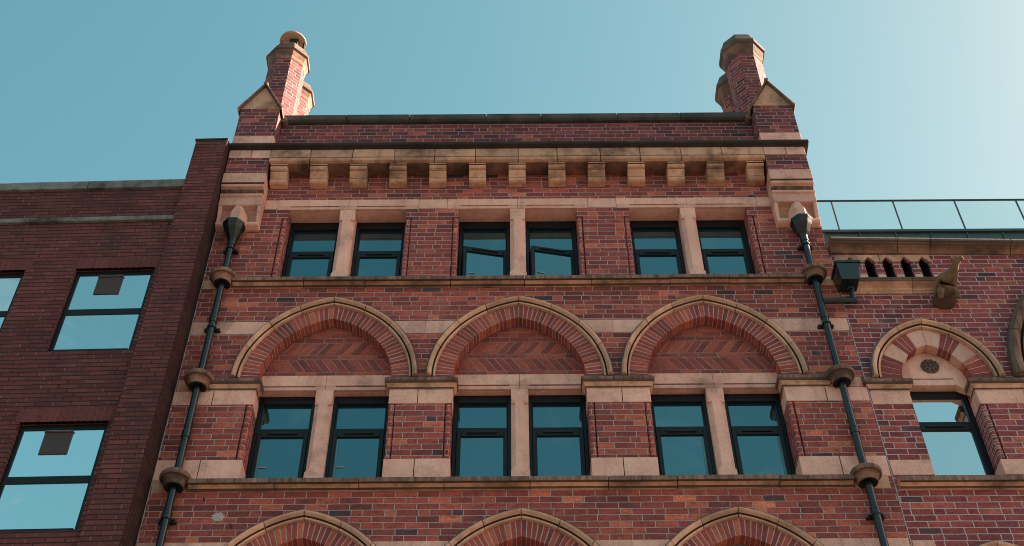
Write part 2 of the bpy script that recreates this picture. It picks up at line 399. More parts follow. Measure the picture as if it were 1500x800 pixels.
# ------------------------------------------------------------------ mesh helper
class MB:
    def __init__(s):
        s.v, s.f, s.m, s.fl = [], [], [], []

    def add(s, verts, faces, mi=0, soldier=False):
        o = len(s.v)
        s.v += [tuple(p) for p in verts]
        for f in faces:
            s.f.append([i + o for i in f])
            s.m.append(mi)
            s.fl.append(soldier)

    def box(s, x0, x1, y0, y1, z0, z1, mi=0, soldier=False):
        s.add([(x0, y0, z0), (x1, y0, z0), (x1, y1, z0), (x0, y1, z0), (x0, y0, z1), (x1, y0, z1), (x1, y1, z1), (x0, y1, z1)],
              [(0, 3, 2, 1), (4, 5, 6, 7), (0, 1, 5, 4), (1, 2, 6, 5), (2, 3, 7, 6), (3, 0, 4, 7)], mi, soldier)

    def loft(s, rings, mi=0, caps=True, closed=True, mats=None):
        n = len(rings[0])
        o = len(s.v)
        for r in rings:
            s.v += [tuple(p) for p in r]
        for k in range(len(rings) - 1):
            for i in range(n if closed else n - 1):
                j = (i + 1) % n
                s.f.append([o + k * n + i, o + k * n + j, o + (k + 1) * n + j, o + (k + 1) * n + i])
                s.m.append(mats[i] if mats else mi)
                s.fl.append(False)
        if caps:
            s.f.append([o + i for i in range(n)][::-1])
            s.f.append([o + (len(rings) - 1) * n + i for i in range(n)])
            s.m += [mi, mi]
            s.fl += [False, False]

    def extrude_x(s, prof, x0, x1, mi=0, mats=None):
        """closed (y, z) profile run along x"""
        s.loft([[(x0, y, z) for y, z in prof], [(x1, y, z) for y, z in prof]], mi, True, True, mats)

    def plate(s, outer, holes, y0, y1, mi=0, mi_side=None):
        """(x, z) polygon with holes, from y0 (front) to y1"""
        ms = mi if mi_side is None else mi_side
        loops = [[Vector((x, z, 0)) for x, z in outer]] + [[Vector((x, z, 0)) for x, z in h] for h in holes]
        tris = tessellate_polygon(loops)
        flat = [p for l in loops for p in l]
        o = len(s.v)
        n = len(flat)
        s.v += [(p.x, y0, p.y) for p in flat] + [(p.x, y1, p.y) for p in flat]
        for t in tris:
            s.f.append([o + i for i in t]); s.m.append(mi); s.fl.append(False)
            s.f.append([o + n + i for i in t][::-1]); s.m.append(mi); s.fl.append(False)
        k = 0
        for l in loops:
            for i in range(len(l)):
                j = (i + 1) % len(l)
                s.f.append([o + k + i, o + k + j, o + n + k + j, o + n + k + i]); s.m.append(ms); s.fl.append(False)
            k += len(l)

    def tube(s, pts, r, n=14, mi=0, caps=True):
        pts = [Vector(p) for p in pts]
        rings = []
        for i, p in enumerate(pts):
            a = pts[max(i - 1, 0)]
            b = pts[min(i + 1, len(pts) - 1)]
            d = (b - a).normalized()
            up = Vector((0, 1, 0)) if abs(d.y) < 0.9 else Vector((1, 0, 0))
            e1 = d.cross(up).normalized()
            e2 = d.cross(e1)
            rr = r[i] if isinstance(r, (list, tuple)) else r
            rings.append([p + rr * (math.cos(2 * math.pi * k / n) * e1 + math.sin(2 * math.pi * k / n) * e2) for k in range(n)])
        s.loft(rings, mi, caps)

    def lathe(s, prof, cx, cy, n=32, mi=0, rot=0.0, mats=None):
        """(r, z) profile turned about a vertical axis"""
        o = len(s.v)
        for r, z in prof:
            for k in range(n):
                a = 2 * math.pi * k / n + rot
                s.v.append((cx + r * math.cos(a), cy + r * math.sin(a), z))
        for q in range(len(prof) - 1):
            for k in range(n):
                j = (k + 1) % n
                s.f.append([o + q * n + k, o + q * n + j, o + (q + 1) * n + j, o + (q + 1) * n + k])
                s.m.append(mats[q] if mats else mi)
                s.fl.append(False)
        s.f.append([o + k for k in range(n)][::-1]); s.m.append(mats[0] if mats else mi); s.fl.append(False)
        s.f.append([o + (len(prof) - 1) * n + k for k in range(n)]); s.m.append(mats[-1] if mats else mi); s.fl.append(False)

    def build(s, name, mats, parent=None, bevel=0.0, smooth=False, label=None, seg=2):
        if not isinstance(mats, (list, tuple)):
            mats = [mats]
        me = bpy.data.meshes.new(name)
        o0 = Vector((0, 0, 0))
        p = parent
        while p is not None:
            o0 += p.location
            p = p.parent
        vs = [(a - o0.x, b - o0.y, c - o0.z) for a, b, c in s.v] if not getattr(parent, 'local', False) else s.v
        me.from_pydata(vs, [], s.f)
        for m in mats:
            me.materials.append(m)
        for i, pl in enumerate(me.polygons):
            pl.material_index = s.m[i]
        bm = bmesh.new()
        bm.from_mesh(me)
        bmesh.ops.recalc_face_normals(bm, faces=bm.faces)
        bm.to_mesh(me)
        bm.free()
        uvl = me.uv_layers.new(name='UVMap')
        for i, pl in enumerate(me.polygons):
            n = pl.normal
            if abs(n.z) > 0.9:
                t, vz = Vector((1, 0, 0)), Vector((0, 1, 0))
            else:
                t, vz = Vector((-n.y, n.x, 0)).normalized(), Vector((0, 0, 1))
            for li in pl.loop_indices:
                c = Vector(s.v[me.loops[li].vertex_index])
                uu, vv = c.dot(t), c.dot(vz)
                uvl.data[li].uv = (vv, uu) if s.fl[i] else (uu, vv)
            pl.use_smooth = smooth
        ob = bpy.data.objects.new(name, me)
        C.objects.link(ob)
        ob.parent = parent
        if bevel:
            b = ob.modifiers.new('bevel', 'BEVEL')
            b.width = bevel
            b.segments = seg
            b.limit_method = 'ANGLE'
            b.angle_limit = R(30)
        if label:
            ob['label'] = label
        return ob


def thing(name, label, cat, loc=(0, 0, 0), rz=0.0):
    o = bpy.data.objects.new(name, None)
    C.objects.link(o)
    o.location = loc
    o.rotation_euler = (0, 0, rz)
    o['label'] = label
    o['category'] = cat
    o.empty_display_size = 0.3
    return o


def structure(mb, name, mat):
    o = mb.build(name, mat)
    o['kind'] = 'structure'
    o['label'] = name.replace('_', ' ') + ' of the street in front of the buildings'
    return o


# ------------------------------------------------------------------ ground
g = MB(); g.box(-1500, 1500, -1500, 1500, -0.4, 0.0); o = structure(g, 'ground', M['setts'])
g = MB(); g.box(-80, 80, -3.2, 0.5, -0.02, 0.13); structure(g, 'pavement', M['paving'])
g = MB(); g.box(-80, 80, -3.35, -3.203, -0.02, 0.125); structure(g, 'kerb', M['kerb'])
g = MB(); g.box(-80, 80, -3.75, -3.65, 0.0, 0.004); structure(g, 'road_marking', M['paint'])

# ------------------------------------------------------------------ arches
def apt(Rr, c, t, side, xc, zs):
    th = t * math.acos(min(1, c / Rr))
    return (xc + side * (-c + Rr * math.cos(th)), zs + Rr * math.sin(th))


def arch_poly(Rr, c, xc, zs, n=16):
    """pointed arch outline from the right springing over the apex to the left springing"""
    a = [apt(Rr, c, k / n, 1, xc, zs) for k in range(n + 1)]
    b = [apt(Rr, c, k / n, -1, xc, zs) for k in range(n)][::-1]
    return a + b


def arch_ring(parent, Ri, wr, c, xc, zs, nb, depth, mats_of, name='arch_ring', y0=-0.003, mort='mortar'):
    mb = MB()
    # mortar bed
    for side in (1, -1):
        n = 24
        rings = []
        for k in range(n + 1):
            t = k / n
            a = apt(Ri + 0.005, c, t, side, xc, zs)
            b = apt(Ri + wr, c, t, side, xc, zs)
            rings.append([(a[0], 0.0005, a[1]), (b[0], 0.0005, b[1]), (b[0], depth, b[1]), (a[0], depth, a[1])])
        mb.loft(rings, 0)
    for side in (1, -1):
        edges = mats_of(nb)
        for (t0, t1, mi) in edges:
            gp = 0.0048 / (Ri * 1.25)
            n = 2 if mi == 1 else 5
            rings = []
            jit = random.uniform(-0.003, 0.002)
            for k in range(n + 1):
                t = t0 + gp + (t1 - t0 - 2 * gp) * k / n
                a = apt(Ri, c, t, side, xc, zs)
                b = apt(Ri + wr - 0.006, c, t, side, xc, zs)
                rings.append([(a[0], y0 + jit, a[1]), (b[0], y0 + jit, b[1]), (b[0], depth - 0.004, b[1]), (a[0], depth - 0.004, a[1])])
            mb.loft(rings, mi)
    return mb.build(name, [M[mort], M['voussoir'], M['stone']], parent, bevel=0.003, seg=1)


def hood_mould(parent, Ri, wd, c, xc, zs, cuts, mat, proj=0.09, name='hood_mould'):
    mb = MB()
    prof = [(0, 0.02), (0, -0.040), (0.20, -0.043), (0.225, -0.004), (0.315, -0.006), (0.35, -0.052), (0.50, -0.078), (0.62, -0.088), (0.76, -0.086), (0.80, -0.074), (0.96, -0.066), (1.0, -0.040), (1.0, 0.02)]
    pm = [0, 0, 1, 1, 1, 0, 0, 0, 0, 2, 2, 2, 0]  # groove faces get the dark stone, painting in the groove's shadow
    for side in (1, -1):
        for a, b in zip(cuts[:-1], cuts[1:]):
            n = max(3, int((b - a) * 22))
            g0 = 0.0025 if a > 0 else 0.0
            g1 = 0.0025
            rings = []
            dj = random.uniform(-0.004, 0.004)
            for k in range(n + 1):
                t = a + g0 + (b - a - g0 - g1) * k / n
                ring = []
                for (sx, y) in prof:
                    p = apt(Ri + wd * sx, c, t, side, xc, zs)
                    ring.append((p[0], (y * proj / 0.09 + dj) if y < 0 else y, p[1]))
                rings.append(ring)
            mb.loft(rings, 0, True, True, pm)
    return mb.build(name, [M[mat], M['stone_dirt_shade'], M['stone_grey']], parent, bevel=0.003, seg=1)


def simple_blocks(n):
    return [(k / n, (k + 1) / n, 1) for k in range(n)]


def tympanum(parent, Ri, c, xc, zs, z0, y):
    """herringbone brick filling of an arch head"""
    mb = MB()
    Ro = Ri + 0.06
    poly = [(xc + Ri - c + 0.02, z0)] + [p for p in arch_poly(Ro, c, xc, zs, 14) if p[1] > z0] + [(xc - (Ri - c) - 0.02, z0)]
    mb.plate(poly, [], y + 0.003, y + 0.12, 0)

    def inside(x, z):
        if z < zs:
            return abs(x - xc) < Ri - c
        return math.hypot(abs(x - xc) + c, z - zs) < Ri + 0.035
    rows = [('s', 0.075), ('h', 0.205, 1), ('s', 0.075), ('h', 0.205, -1), ('s', 0.08), ('s', 0.08), ('s', 0.08)]
    z = z0 + 0.004
    for ri, r in enumerate(rows):
        hh = r[1]
        if r[0] == 's':
            x = xc - 1.1 + random.random() * 0.1 + (0.11 if ri % 2 else 0)
            while x < xc + 1.1:
                if inside(x + 0.11, z + 0.03) or inside(x + 0.02, z + 0.03) or inside(x + 0.2, z + 0.03):
                    j = random.uniform(-0.003, 0.002)
                    mb.box(x, x + 0.222, y + j, y + 0.09, z, z + hh - 0.013, 1)
                x += 0.236
        else:
            s = r[2]
            # long bricks leaning one way, short closers in the triangles between
            x = xc - 1.2
            top = z + hh - 0.013
            lean = (hh - 0.013) * 0.66 * s
            wd = 0.104
            while x < xc + 1.2:
                xm = x + wd / 2 - lean / 2
                if inside(xm, z + hh * 0.5) or inside(x + wd / 2, z + 0.03) or inside(x - lean, top - 0.03):
                    j = random.uniform(-0.004, 0.002)
                    a0, a1 = x, x + wd - 0.016
                    cut = 0.045
                    # parallelogram with one corner nipped off by its neighbour
                    pts = [(a0, z), (a1, z), (a1 - lean, top), (a0 - lean, top)]
                    mb.loft([[(px, y + j, pz) for px, pz in pts], [(px, y + 0.09, pz) for px, pz in pts]], 1)
                x += wd
        z += hh
    mb.build('tympanum', [M['mortar_herring'], M['voussoir']], parent, bevel=0.003, seg=1)


# ------------------------------------------------------------------ shared building pieces
def joints(x0, x1, step, jitter=0.15):
    n = max(1, round((x1 - x0) / step))
    xs = [x0 + (x1 - x0) * k / n for k in range(n + 1)]
    return [xs[0]] + [x + random.uniform(-jitter, jitter) * step for x in xs[1:-1]] + [xs[-1]]


def course(parent, name, x0, x1, z0, z1, mat, step=0.55, y0=-0.005, y1=0.06, js=None):
    mb = MB()
    mb.box(x0 + 0.002, x1 - 0.002, y0 + 0.0035, y1, z0 + 0.002, z1 - 0.002, 1)
    xs = js or joints(x0, x1, step)
    for a, b in zip(xs[:-1], xs[1:]):
        d = random.uniform(-0.003, 0.001)
        mb.box(a + 0.0035, b - 0.0035, y0 + d, y1 - 0.003, z0 + 0.003, z1 - 0.003, 0)
    return mb.build(name, [M[mat], M['mortar']], parent, bevel=0.005)


def sill(parent, x0, x1, zb, step=0.95, lip='stone_sooty', body='stone_warm', proj=0.12, name='sill'):
    mb = MB()
    p = proj
    prof = [(0.05, zb), (-0.02, zb), (-0.028, zb + 0.012), (-0.045, zb + 0.018), (-0.060, zb + 0.028), (-p + 0.034, zb + 0.040), (-p + 0.006, zb + 0.040),
            (-p, zb + 0.044), (-p, zb + 0.098), (-p + 0.012, zb + 0.108), (0.0, zb + 0.165), (0.05, zb + 0.165)]
    mats = [0, 3, 3, 0, 0, 3, 1, 1, 1, 1, 1, 0]  # under-lip and crease faces darkened, shade put into the colour
    xs = joints(x0, x1, step)
    for a, b in zip(xs[:-1], xs[1:]):
        dz = random.uniform(-0.003, 0.003)
        dy = random.uniform(-0.004, 0.004)
        mb.extrude_x([(y + (dy if y < -0.01 else 0), z + dz) for y, z in prof], a + 0.004, b - 0.004, 0, mats)
    mb.box(x0 + 0.01, x1 - 0.01, -0.012, 0.05, zb + 0.015, zb + 0.14, 2)
    return mb.build(name, [M[body], M[lip], M['mortar_dark'], M['stone_dirt_shade']], parent, bevel=0.004, seg=1)


def rect_loft(mb, x0, x1, yb, prof, mi=0, mats=None):
    """moulding that returns round both ends: (d, z) profile offset from the plan rectangle"""
    rings = []
    for d, z in prof:
        rings.append([(x0 - d, yb, z), (x0 - d, -d, z), (x1 + d, -d, z), (x1 + d, yb, z)])
    for q in range(len(rings) - 1):
        mb.loft([rings[q], rings[q + 1]], mats[q] if mats else mi, caps=False)
    mb.add(rings[0], [(3, 2, 1, 0)], mats[0] if mats else mi)
    mb.add(rings[-1], [(0, 1, 2, 3)], mats[-1] if mats else mi)


def impost(parent, x0, x1, z0, yb=0.138):
    mb = MB()
    prof = [(0.004, z0), (0.012, z0 + 0.01), (0.02, z0 + 0.03), (0.035, z0 + 0.055), (0.052, z0 + 0.07), (0.058, z0 + 0.075), (0.058, z0 + 0.105), (0.064, z0 + 0.11), (0.064, z0 + 0.145), (0.03, z0 + 0.185), (0.004, z0 + 0.19)]
    rect_loft(mb, x0, x1, yb, prof, 0, [0, 2, 0, 0, 2, 2, 1, 1, 1, 1])  # dark faces paint shade into the creases of the moulding
    return mb.build('impost', [M['stone_warm'], M['stone_sooty'], M['stone_dirt_shade']], parent, bevel=0.003, seg=1)


def pier_blocks(parent, x0, x1, z0, z1, y1, split=True, mat='stone', name='pier_block'):
    mb = MB()
    xm = (x0 + x1) / 2 + random.uniform(-0.04, 0.04)
    mb.box(x0 + 0.004, x1 - 0.004, 0.0, y1 - 0.004, z0 + 0.003, z1 - 0.003, 1)
    segs = [(x0 - 0.004, xm - 0.0035), (xm + 0.0035, x1 + 0.004)] if split else [(x0 - 0.004, x1 + 0.004)]
    for a, b in segs:
        mb.box(a, b, -0.006 + random.uniform(-0.002, 0.001), y1, z0 + 0.003, z1 - 0.003, 0)
    return mb.build(name, [M[mat], M['mortar']], parent, bevel=0.007)


def jamb_bead(parent, x, sgn, z0, z1, y1=0.22, mat='brick'):
    """rounded moulded-brick angle of a window jamb; sgn points from the opening into the pier"""
    mb = MB()
    wv, rr = 0.0755, 0.036
    q0 = math.ceil((z0 - 10.36) / 0.0825)
    zs = [z0] + [10.36 + 0.0825 * k for k in range(q0, q0 + 40) if z0 + 0.02 < 10.36 + 0.0825 * k < z1 - 0.02] + [z1]
    for za, zb in zip(zs[:-1], zs[1:]):
        for (b, t, dd) in ((za + 0.006, zb - 0.006, 0.0), (zb - 0.006, zb + 0.006, 0.0008)):
            if dd and zb == z1:
                continue
            pts = []
            for k in range(9):
                a = math.pi * k / 8
                pts.append((x + sgn * (rr - (rr - dd) * math.cos(a)), 0.034 - (rr - dd) * math.sin(a)))
            pts += [(x + sgn * wv, 0.036), (x + sgn * wv, y1), (x + sgn * dd, y1)]
            mb.loft([[(px, py, b) for px, py in pts], [(px, py, t) for px, py in pts]], 1 if dd else 0)
    return mb.build('jamb_bead', [M[mat], M['mortar']], parent)


def mullion(parent, xc, z0, z1, yf, yb):
    mb = MB()
    hw, ch = 0.102, 0.058

    def sec(z, c, wd=0.0):
        h = hw + wd
        return [(xc - h, yb, z), (xc - h, yf + c, z), (xc - h + c * 0.9, yf, z), (xc + h - c * 0.9, yf, z), (xc + h, yf + c, z), (xc + h, yb, z)]
    H = z1 - z0
    rings = [sec(z0, 0.004, 0.008), sec(z0 + 0.20, 0.004, 0.004), sec(z0 + 0.20 + 0.07, ch), sec(z1 - 0.24, ch), sec(z1 - 0.20, ch), sec(z1 - 0.195, 0.03), sec(z1 - 0.14, 0.006), sec(z1 - 0.11, 0.004), sec(z1, 0.004)]
    mb.loft(rings, 0)
    for s in (-1, 1):      # curled chamfer stops
        mb.tube([(xc + s * (hw - 0.012), yf + 0.016, z1 - 0.205), (xc + s * (hw - 0.045), yf + 0.006, z1 - 0.215)], [0.020, 0.014], 8)
    return mb.build('mullion', M['stone'], parent, bevel=0.003, seg=1)


def lintel(parent, x0, x1, z0, z1, yf, lights, yb, mat='stone', js=None, ends=()):
    """stone head with a sunk fillet over each light"""
    mb = MB()
    xs = js or [x0, (x0 + x1) / 2, x1]
    zg = z0 + 0.050
    for a, b in zip(xs[:-1], xs[1:]):
        mb.box(a + 0.002, b - 0.002, yf, yb, zg + 0.021, z1, 0)
        # lower lip, broken by the sunk line over each light
        cuts = sorted([l for l in lights if l[0] > a - 0.3 and l[1] < b + 0.3])
        mb.box(a + 0.002, b - 0.002, yf + 0.035, yb, z0 + 0.006, zg + 0.021, 1)  # groove back coloured black, standing in for the shade in the recess
        mb.box(a + 0.002, b - 0.002, yf + 0.035, yb, z0 + 0.002, z0 + 0.006, 0)
        x = a + 0.002
        for (l0, l1) in cuts:
            if l0 + 0.02 > x:
                mb.box(x, l0 + 0.02, yf, yf + 0.034, zg, zg + 0.021, 0)
            x = l1 - 0.02
        if b - 0.002 > x:
            mb.box(x, b - 0.002, yf, yf + 0.034, zg, zg + 0.021, 0)
        mb.box(a + 0.002, b - 0.002, yf, yf + 0.034, z0, zg, 0)
    mb.box(x0 + 0.01, x1 - 0.01, yf + 0.02, yb - 0.01, z0 + 0.02, z1 - 0.01, 1)
    return mb.build('lintel', [M[mat], M['stone_black']], parent, bevel=0.003, seg=1)


def window(parent, x0, x1, z0, z1, y, zt, glass='glass', sash_open=0.0, fm='frame', bars=True, head=0.11, label=None, spacer=0):
    """fixed light over an opening casement; zt = top of the casement"""
    mb = MB()
    d = 0.07
    mb.box(x0, x0 + 0.045, y, y + d, z0, z1)
    mb.box(x1 - 0.045, x1, y, y + d, z0, z1)
    mb.box(x0 + 0.045, x1 - 0.045, y, y + d, z1 - head, z1)
    mb.box(x0 + 0.045, x1 - 0.045, y, y + d, z0, z0 + 0.05)
    mb.box(x0 + 0.045, x1 - 0.045, y + 0.001, y + d, zt, zt + 0.045)
    # inner beads round the fixed light
    a, b, c, e = x0 + 0.045, x1 - 0.045, zt + 0.045, z1 - head
    mb.box(a, a + 0.014, y + 0.014, y + 0.066, c, e)
    mb.box(b - 0.014, b, y + 0.014, y + 0.066, c, e)
    mb.box(a + 0.014, b - 0.014, y + 0.014, y + 0.05, c, c + 0.012)
    f = mb.build('window', M[fm], parent, bevel=0.004, seg=1, label=label)
    p = MB()
    p.box(a + 0.006, b - 0.006, y + 0.048, y + 0.062, c + 0.004, e + 0.01)
    p.build('pane', M[glass], f)
    # casement
    s = MB()
    sw, rt = 0.052, 0.088
    sy = y - 0.012
    s.box(a + 0.002, a + sw, sy, sy + 0.055, z0 + 0.052, zt - 0.003)
    s.box(b - sw, b - 0.002, sy, sy + 0.055, z0 + 0.052, zt - 0.003)
    s.box(a + sw, b - sw, sy, sy + 0.055, zt - rt, zt - 0.003)
    s.box(a + sw, b - sw, sy, sy + 0.055, z0 + 0.052, z0 + 0.13)
    q = MB()
    q.box(a + sw - 0.004, b - sw + 0.004, sy + 0.022, sy + 0.036, z0 + 0.126, zt - rt + 0.004)
    so = s.build('sash', M[fm], f, bevel=0.004, seg=1)
    qo = q.build('pane', M[glass], f)
    objs = [so, qo]
    if bars:
        vb = MB()
        vb.box(a + 0.12, b - 0.12, sy - 0.016, sy - 0.001, zt - 0.052, zt - 0.022)
        objs.append(vb.build('vent_bar', M['vent_bar'], f, bevel=0.004, seg=1))
    if bars and (sash_open or spacer < 0):
        hb = MB()
        hb.box(a + sw + 0.03, a + sw + 0.115, sy + 0.012, sy + 0.020, z0 + 0.40, z0 + 0.41)
        objs.append(hb.build('catch', M['mortar_pale'], f))
    if spacer:
        e0 = a + sw if spacer < 0 else b - sw - 0.022
        pb = MB()
        pb.box(e0, e0 + 0.022, sy + 0.012, sy + 0.0215, z0 + 0.131, zt - rt - 0.03)
        objs.append(pb.build('glazing_spacer', M['spacer'], f))
    if sash_open:
        # swing out about the right-hand stile
        piv = Vector((b - 0.002, sy + 0.055, 0))
        mt = Matrix.Translation(piv) @ Matrix.Rotation(R(sash_open), 4, 'Z') @ Matrix.Translation(-piv)
        for ob in objs:
            ob.data.transform(mt)
    return f


# ------------------------------------------------------------------ the warehouse
W = thing('brick_warehouse', 'tall Victorian red brick warehouse with three pointed arches per floor and octagonal chimneys', 'building')
BAY = 2.285
BX = (-BAY, 0.0, BAY)
ZS, CC, RI, WR, WH = 12.02, 0.26, 1.04, 0.212, 0.112
STOREY = 3.27
XL, XR = -4.0, 4.02

holes = []
for bx in BX:
    # top floor pair of lights with beaded jambs
    a, b = 0.79, 0.870
    holes.append([(bx - a, 13.66), (bx + a, 13.66), (bx + a, 13.78), (bx + b, 13.78), (bx + b, 14.96), (bx + a, 14.96), (bx + a, 15.145),
                  (bx - a, 15.145), (bx - a, 14.96), (bx - b, 14.96), (bx - b, 13.78), (bx - a, 13.78)])
    # middle floor arch
    a, b = 0.78, 0.860
    left = [(bx - (RI + WR - CC), ZS), (bx - a, ZS), (bx - a, 11.62), (bx - b, 11.62), (bx - b, 10.81), (bx - a, 10.81), (bx - a, 10.52)]
    right = [(2 * bx - x, z) for x, z in left][::-1]
    holes.append(left + right[:-1] + arch_poly(RI + WR, CC, bx, ZS, 20)[:-1])
    # lower floor arch
    zz = ZS - STOREY
    holes.append([(bx - 0.78, zz - 1.5), (bx + 0.78, zz - 1.5), (bx + 0.78, zz)] + arch_poly(RI + WR, CC, bx, zz, 20) + [(bx - 0.78, zz)])
mb = MB()
mb.plate([(XL, 0), (XR, 0), (XR, 16.14), (XL, 16.14)], holes, 0.0, 0.36)
mb.build('wall', M['brick'], W)
# body behind the front
mb = MB()
mb.box(XL + 0.005, XR - 0.005, 0.42, 9.0, 0.0, 16.3)
mb.build('rear_wall', M['inside'], W)
mb = MB()
mb.box(XL + 0.005, XR - 0.005, 0.32, 9.0, 16.305, 16.40)
mb.build('roof', M['roof'], W)
# parapet
mb = MB(); mb.box(-3.42, 3.42, 0.0, 0.30, 16.145, 17.09); mb.build('parapet', M['brick_top'], W)
mb = MB()
xs = joints(-3.40, 3.40, 1.0)
for a, b in zip(xs[:-1], xs[1:]):
    dz = random.uniform(-0.004, 0.004)
    mb.extrude_x([(0.34, 17.095), (-0.04, 17.095), (-0.075, 17.12), (-0.08, 17.15), (-0.08, 17.225 + dz), (-0.05, 17.25 + dz), (0.14, 17.29), (0.34, 17.26)], a + 0.004, b - 0.004)
mb.box(-3.39, 3.39, -0.03, 0.30, 17.10, 17.235)
mb.build('coping', M['coping_dark'], W, bevel=0.006)
# blackened string (gutter) over the cornice
mb = MB()
xs = joints(-4.06, 4.06, 2.6)
for a, b in zip(xs[:-1], xs[1:]):
    mb.extrude_x([(0.0, 16.145), (-0.25, 16.145), (-0.318, 16.165), (-0.325, 16.18), (-0.325, 16.215), (-0.30, 16.235), (0.0, 16.25)], a + 0.001, b - 0.001)
mb.build('gutter', M['stone_black'], W, bevel=0.006)
# cornice
mb = MB()
xs = joints(-3.42, 3.42, 0.57, 0.03)
for a, b in zip(xs[:-1], xs[1:]):
    d = random.uniform(-0.003, 0.003)
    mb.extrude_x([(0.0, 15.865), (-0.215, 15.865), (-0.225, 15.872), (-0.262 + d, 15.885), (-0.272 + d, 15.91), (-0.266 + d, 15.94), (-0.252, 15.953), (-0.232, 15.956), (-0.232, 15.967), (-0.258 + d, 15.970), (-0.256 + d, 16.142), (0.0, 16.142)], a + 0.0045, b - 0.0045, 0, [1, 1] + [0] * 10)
mb.build('cornice', [M['stone_warm'], M['stone_brown']], W, bevel=0.004, seg=1)  # second stone darkens the soffit faces, painting in their shade
# modillions
for k in range(13):
    xm = -3.275 + k * 6.55 / 12
    mb = MB()
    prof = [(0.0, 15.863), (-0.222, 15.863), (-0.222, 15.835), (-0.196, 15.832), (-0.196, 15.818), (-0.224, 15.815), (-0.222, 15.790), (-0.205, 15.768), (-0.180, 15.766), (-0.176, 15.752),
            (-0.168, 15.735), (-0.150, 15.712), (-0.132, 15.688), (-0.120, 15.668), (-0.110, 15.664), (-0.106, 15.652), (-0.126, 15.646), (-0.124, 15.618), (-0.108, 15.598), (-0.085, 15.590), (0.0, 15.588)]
    mb.extrude_x(prof, xm - 0.116 + random.uniform(-.002, .002), xm + 0.116, 0, [0, 0, 1, 1, 1, 0, 0, 0, 1, 0, 0, 0, 0, 0, 1, 1, 0, 0, 0, 0, 0])  # fillet grooves coloured dark so the profile reads as shaded
    mb.build('modillion', [M['stone_warm'], M['stone_dirt_shade']], W, bevel=0.004, seg=1)

# top floor: stone band, lintels, mullions, windows
course(W, 'stone_band', -3.42, -BAY - 0.95, 15.15, 15.34, 'stone', 0.5)
for i, bx in enumerate(BX):
    lights = [(bx - 0.79, bx - 0.10), (bx + 0.10, bx + 0.79)]
    lintel(W, bx - 0.95, bx + 0.95, 15.135, 15.34, -0.006, lights, 0.24)
    if i < 2:
        course(W, 'stone_band', bx + 0.95, bx + BAY - 0.95, 15.148, 15.34, 'stone', 0.4)
    mullion(W, bx, 13.66, 15.137, 0.0, 0.24)
    for s in (-1, 1):
        jamb_bead(W, bx + s * 0.79, s, 13.78, 14.95)
    for (a, b) in lights:
        window(W, a + 0.004, b - 0.004, 13.60, 15.132, 0.225, 14.50, sash_open=11.0 if i == 1 else 0.0, head=0.135,
               label='window with its lower casement pushed open' if i == 1 else None)
course(W, 'stone_band', BAY + 0.95, 3.42, 15.148, 15.34, 'stone', 0.5)
sill(W, -3.60, 3.60, 13.57)
# middle floor
for i, bx in enumerate(BX):
    for zz, full in ((ZS, True), (ZS - STOREY, False)):
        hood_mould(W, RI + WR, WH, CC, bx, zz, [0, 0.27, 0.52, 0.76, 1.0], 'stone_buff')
        arch_ring(W, RI, WR, CC, bx, zz, 26 + i % 2, 0.152, simple_blocks)
        tympanum(W, RI, CC, bx, zz, zz + 0.185, 0.155)
        lights = [(bx - 0.77, bx - 0.10), (bx + 0.10, bx + 0.77)]
        lintel(W, bx - 0.775, bx + 0.775, zz - 0.05, zz + 0.185, 0.14, lights, 0.34)
        if not full:
            continue
        mullion(W, bx, 10.54, ZS - 0.05, 0.14, 0.30)
        for (a, b) in lights:
            window(W, a - 0.004, b + 0.004, 10.50, ZS - 0.052, 0.25, 11.425, head=0.11, spacer=i - 1)
        for s in (-1, 1):
            jamb_bead(W, bx + s * 0.78, s, 10.81, 11.62, 0.27)
edges = [(XL, -BAY - 0.78), (-BAY + 0.78, -0.78), (0.78, BAY - 0.78), (BAY + 0.78, XR)]
for i, (a, b) in enumerate(edges):
    pier_blocks(W, a if i else a + 0.006, b if i < 3 else b - 0.006, 10.525, 10.81, 0.30)
    pier_blocks(W, a if i else a + 0.006, b if i < 3 else b - 0.006, 11.62, 11.835, 0.26)
    ia = -3.58 if i == 0 else a
    ib = 3.58 if i == 3 else b
    impost(W, ia, ib, 11.83)
sill(W, -3.58, 3.58, 10.36)
# plain end blocks beside the collars
for s in (-1, 1):
    for z0, z1 in ((10.36, 10.522), (11.84, 12.0), (13.57, 13.73)):
        x0, x1 = sorted((s * 3.60, s * 3.985))
        course(W, 'quoin_block', x0, x1, z0, z1, 'stone_warm', 0.6, js=[x0, x1])
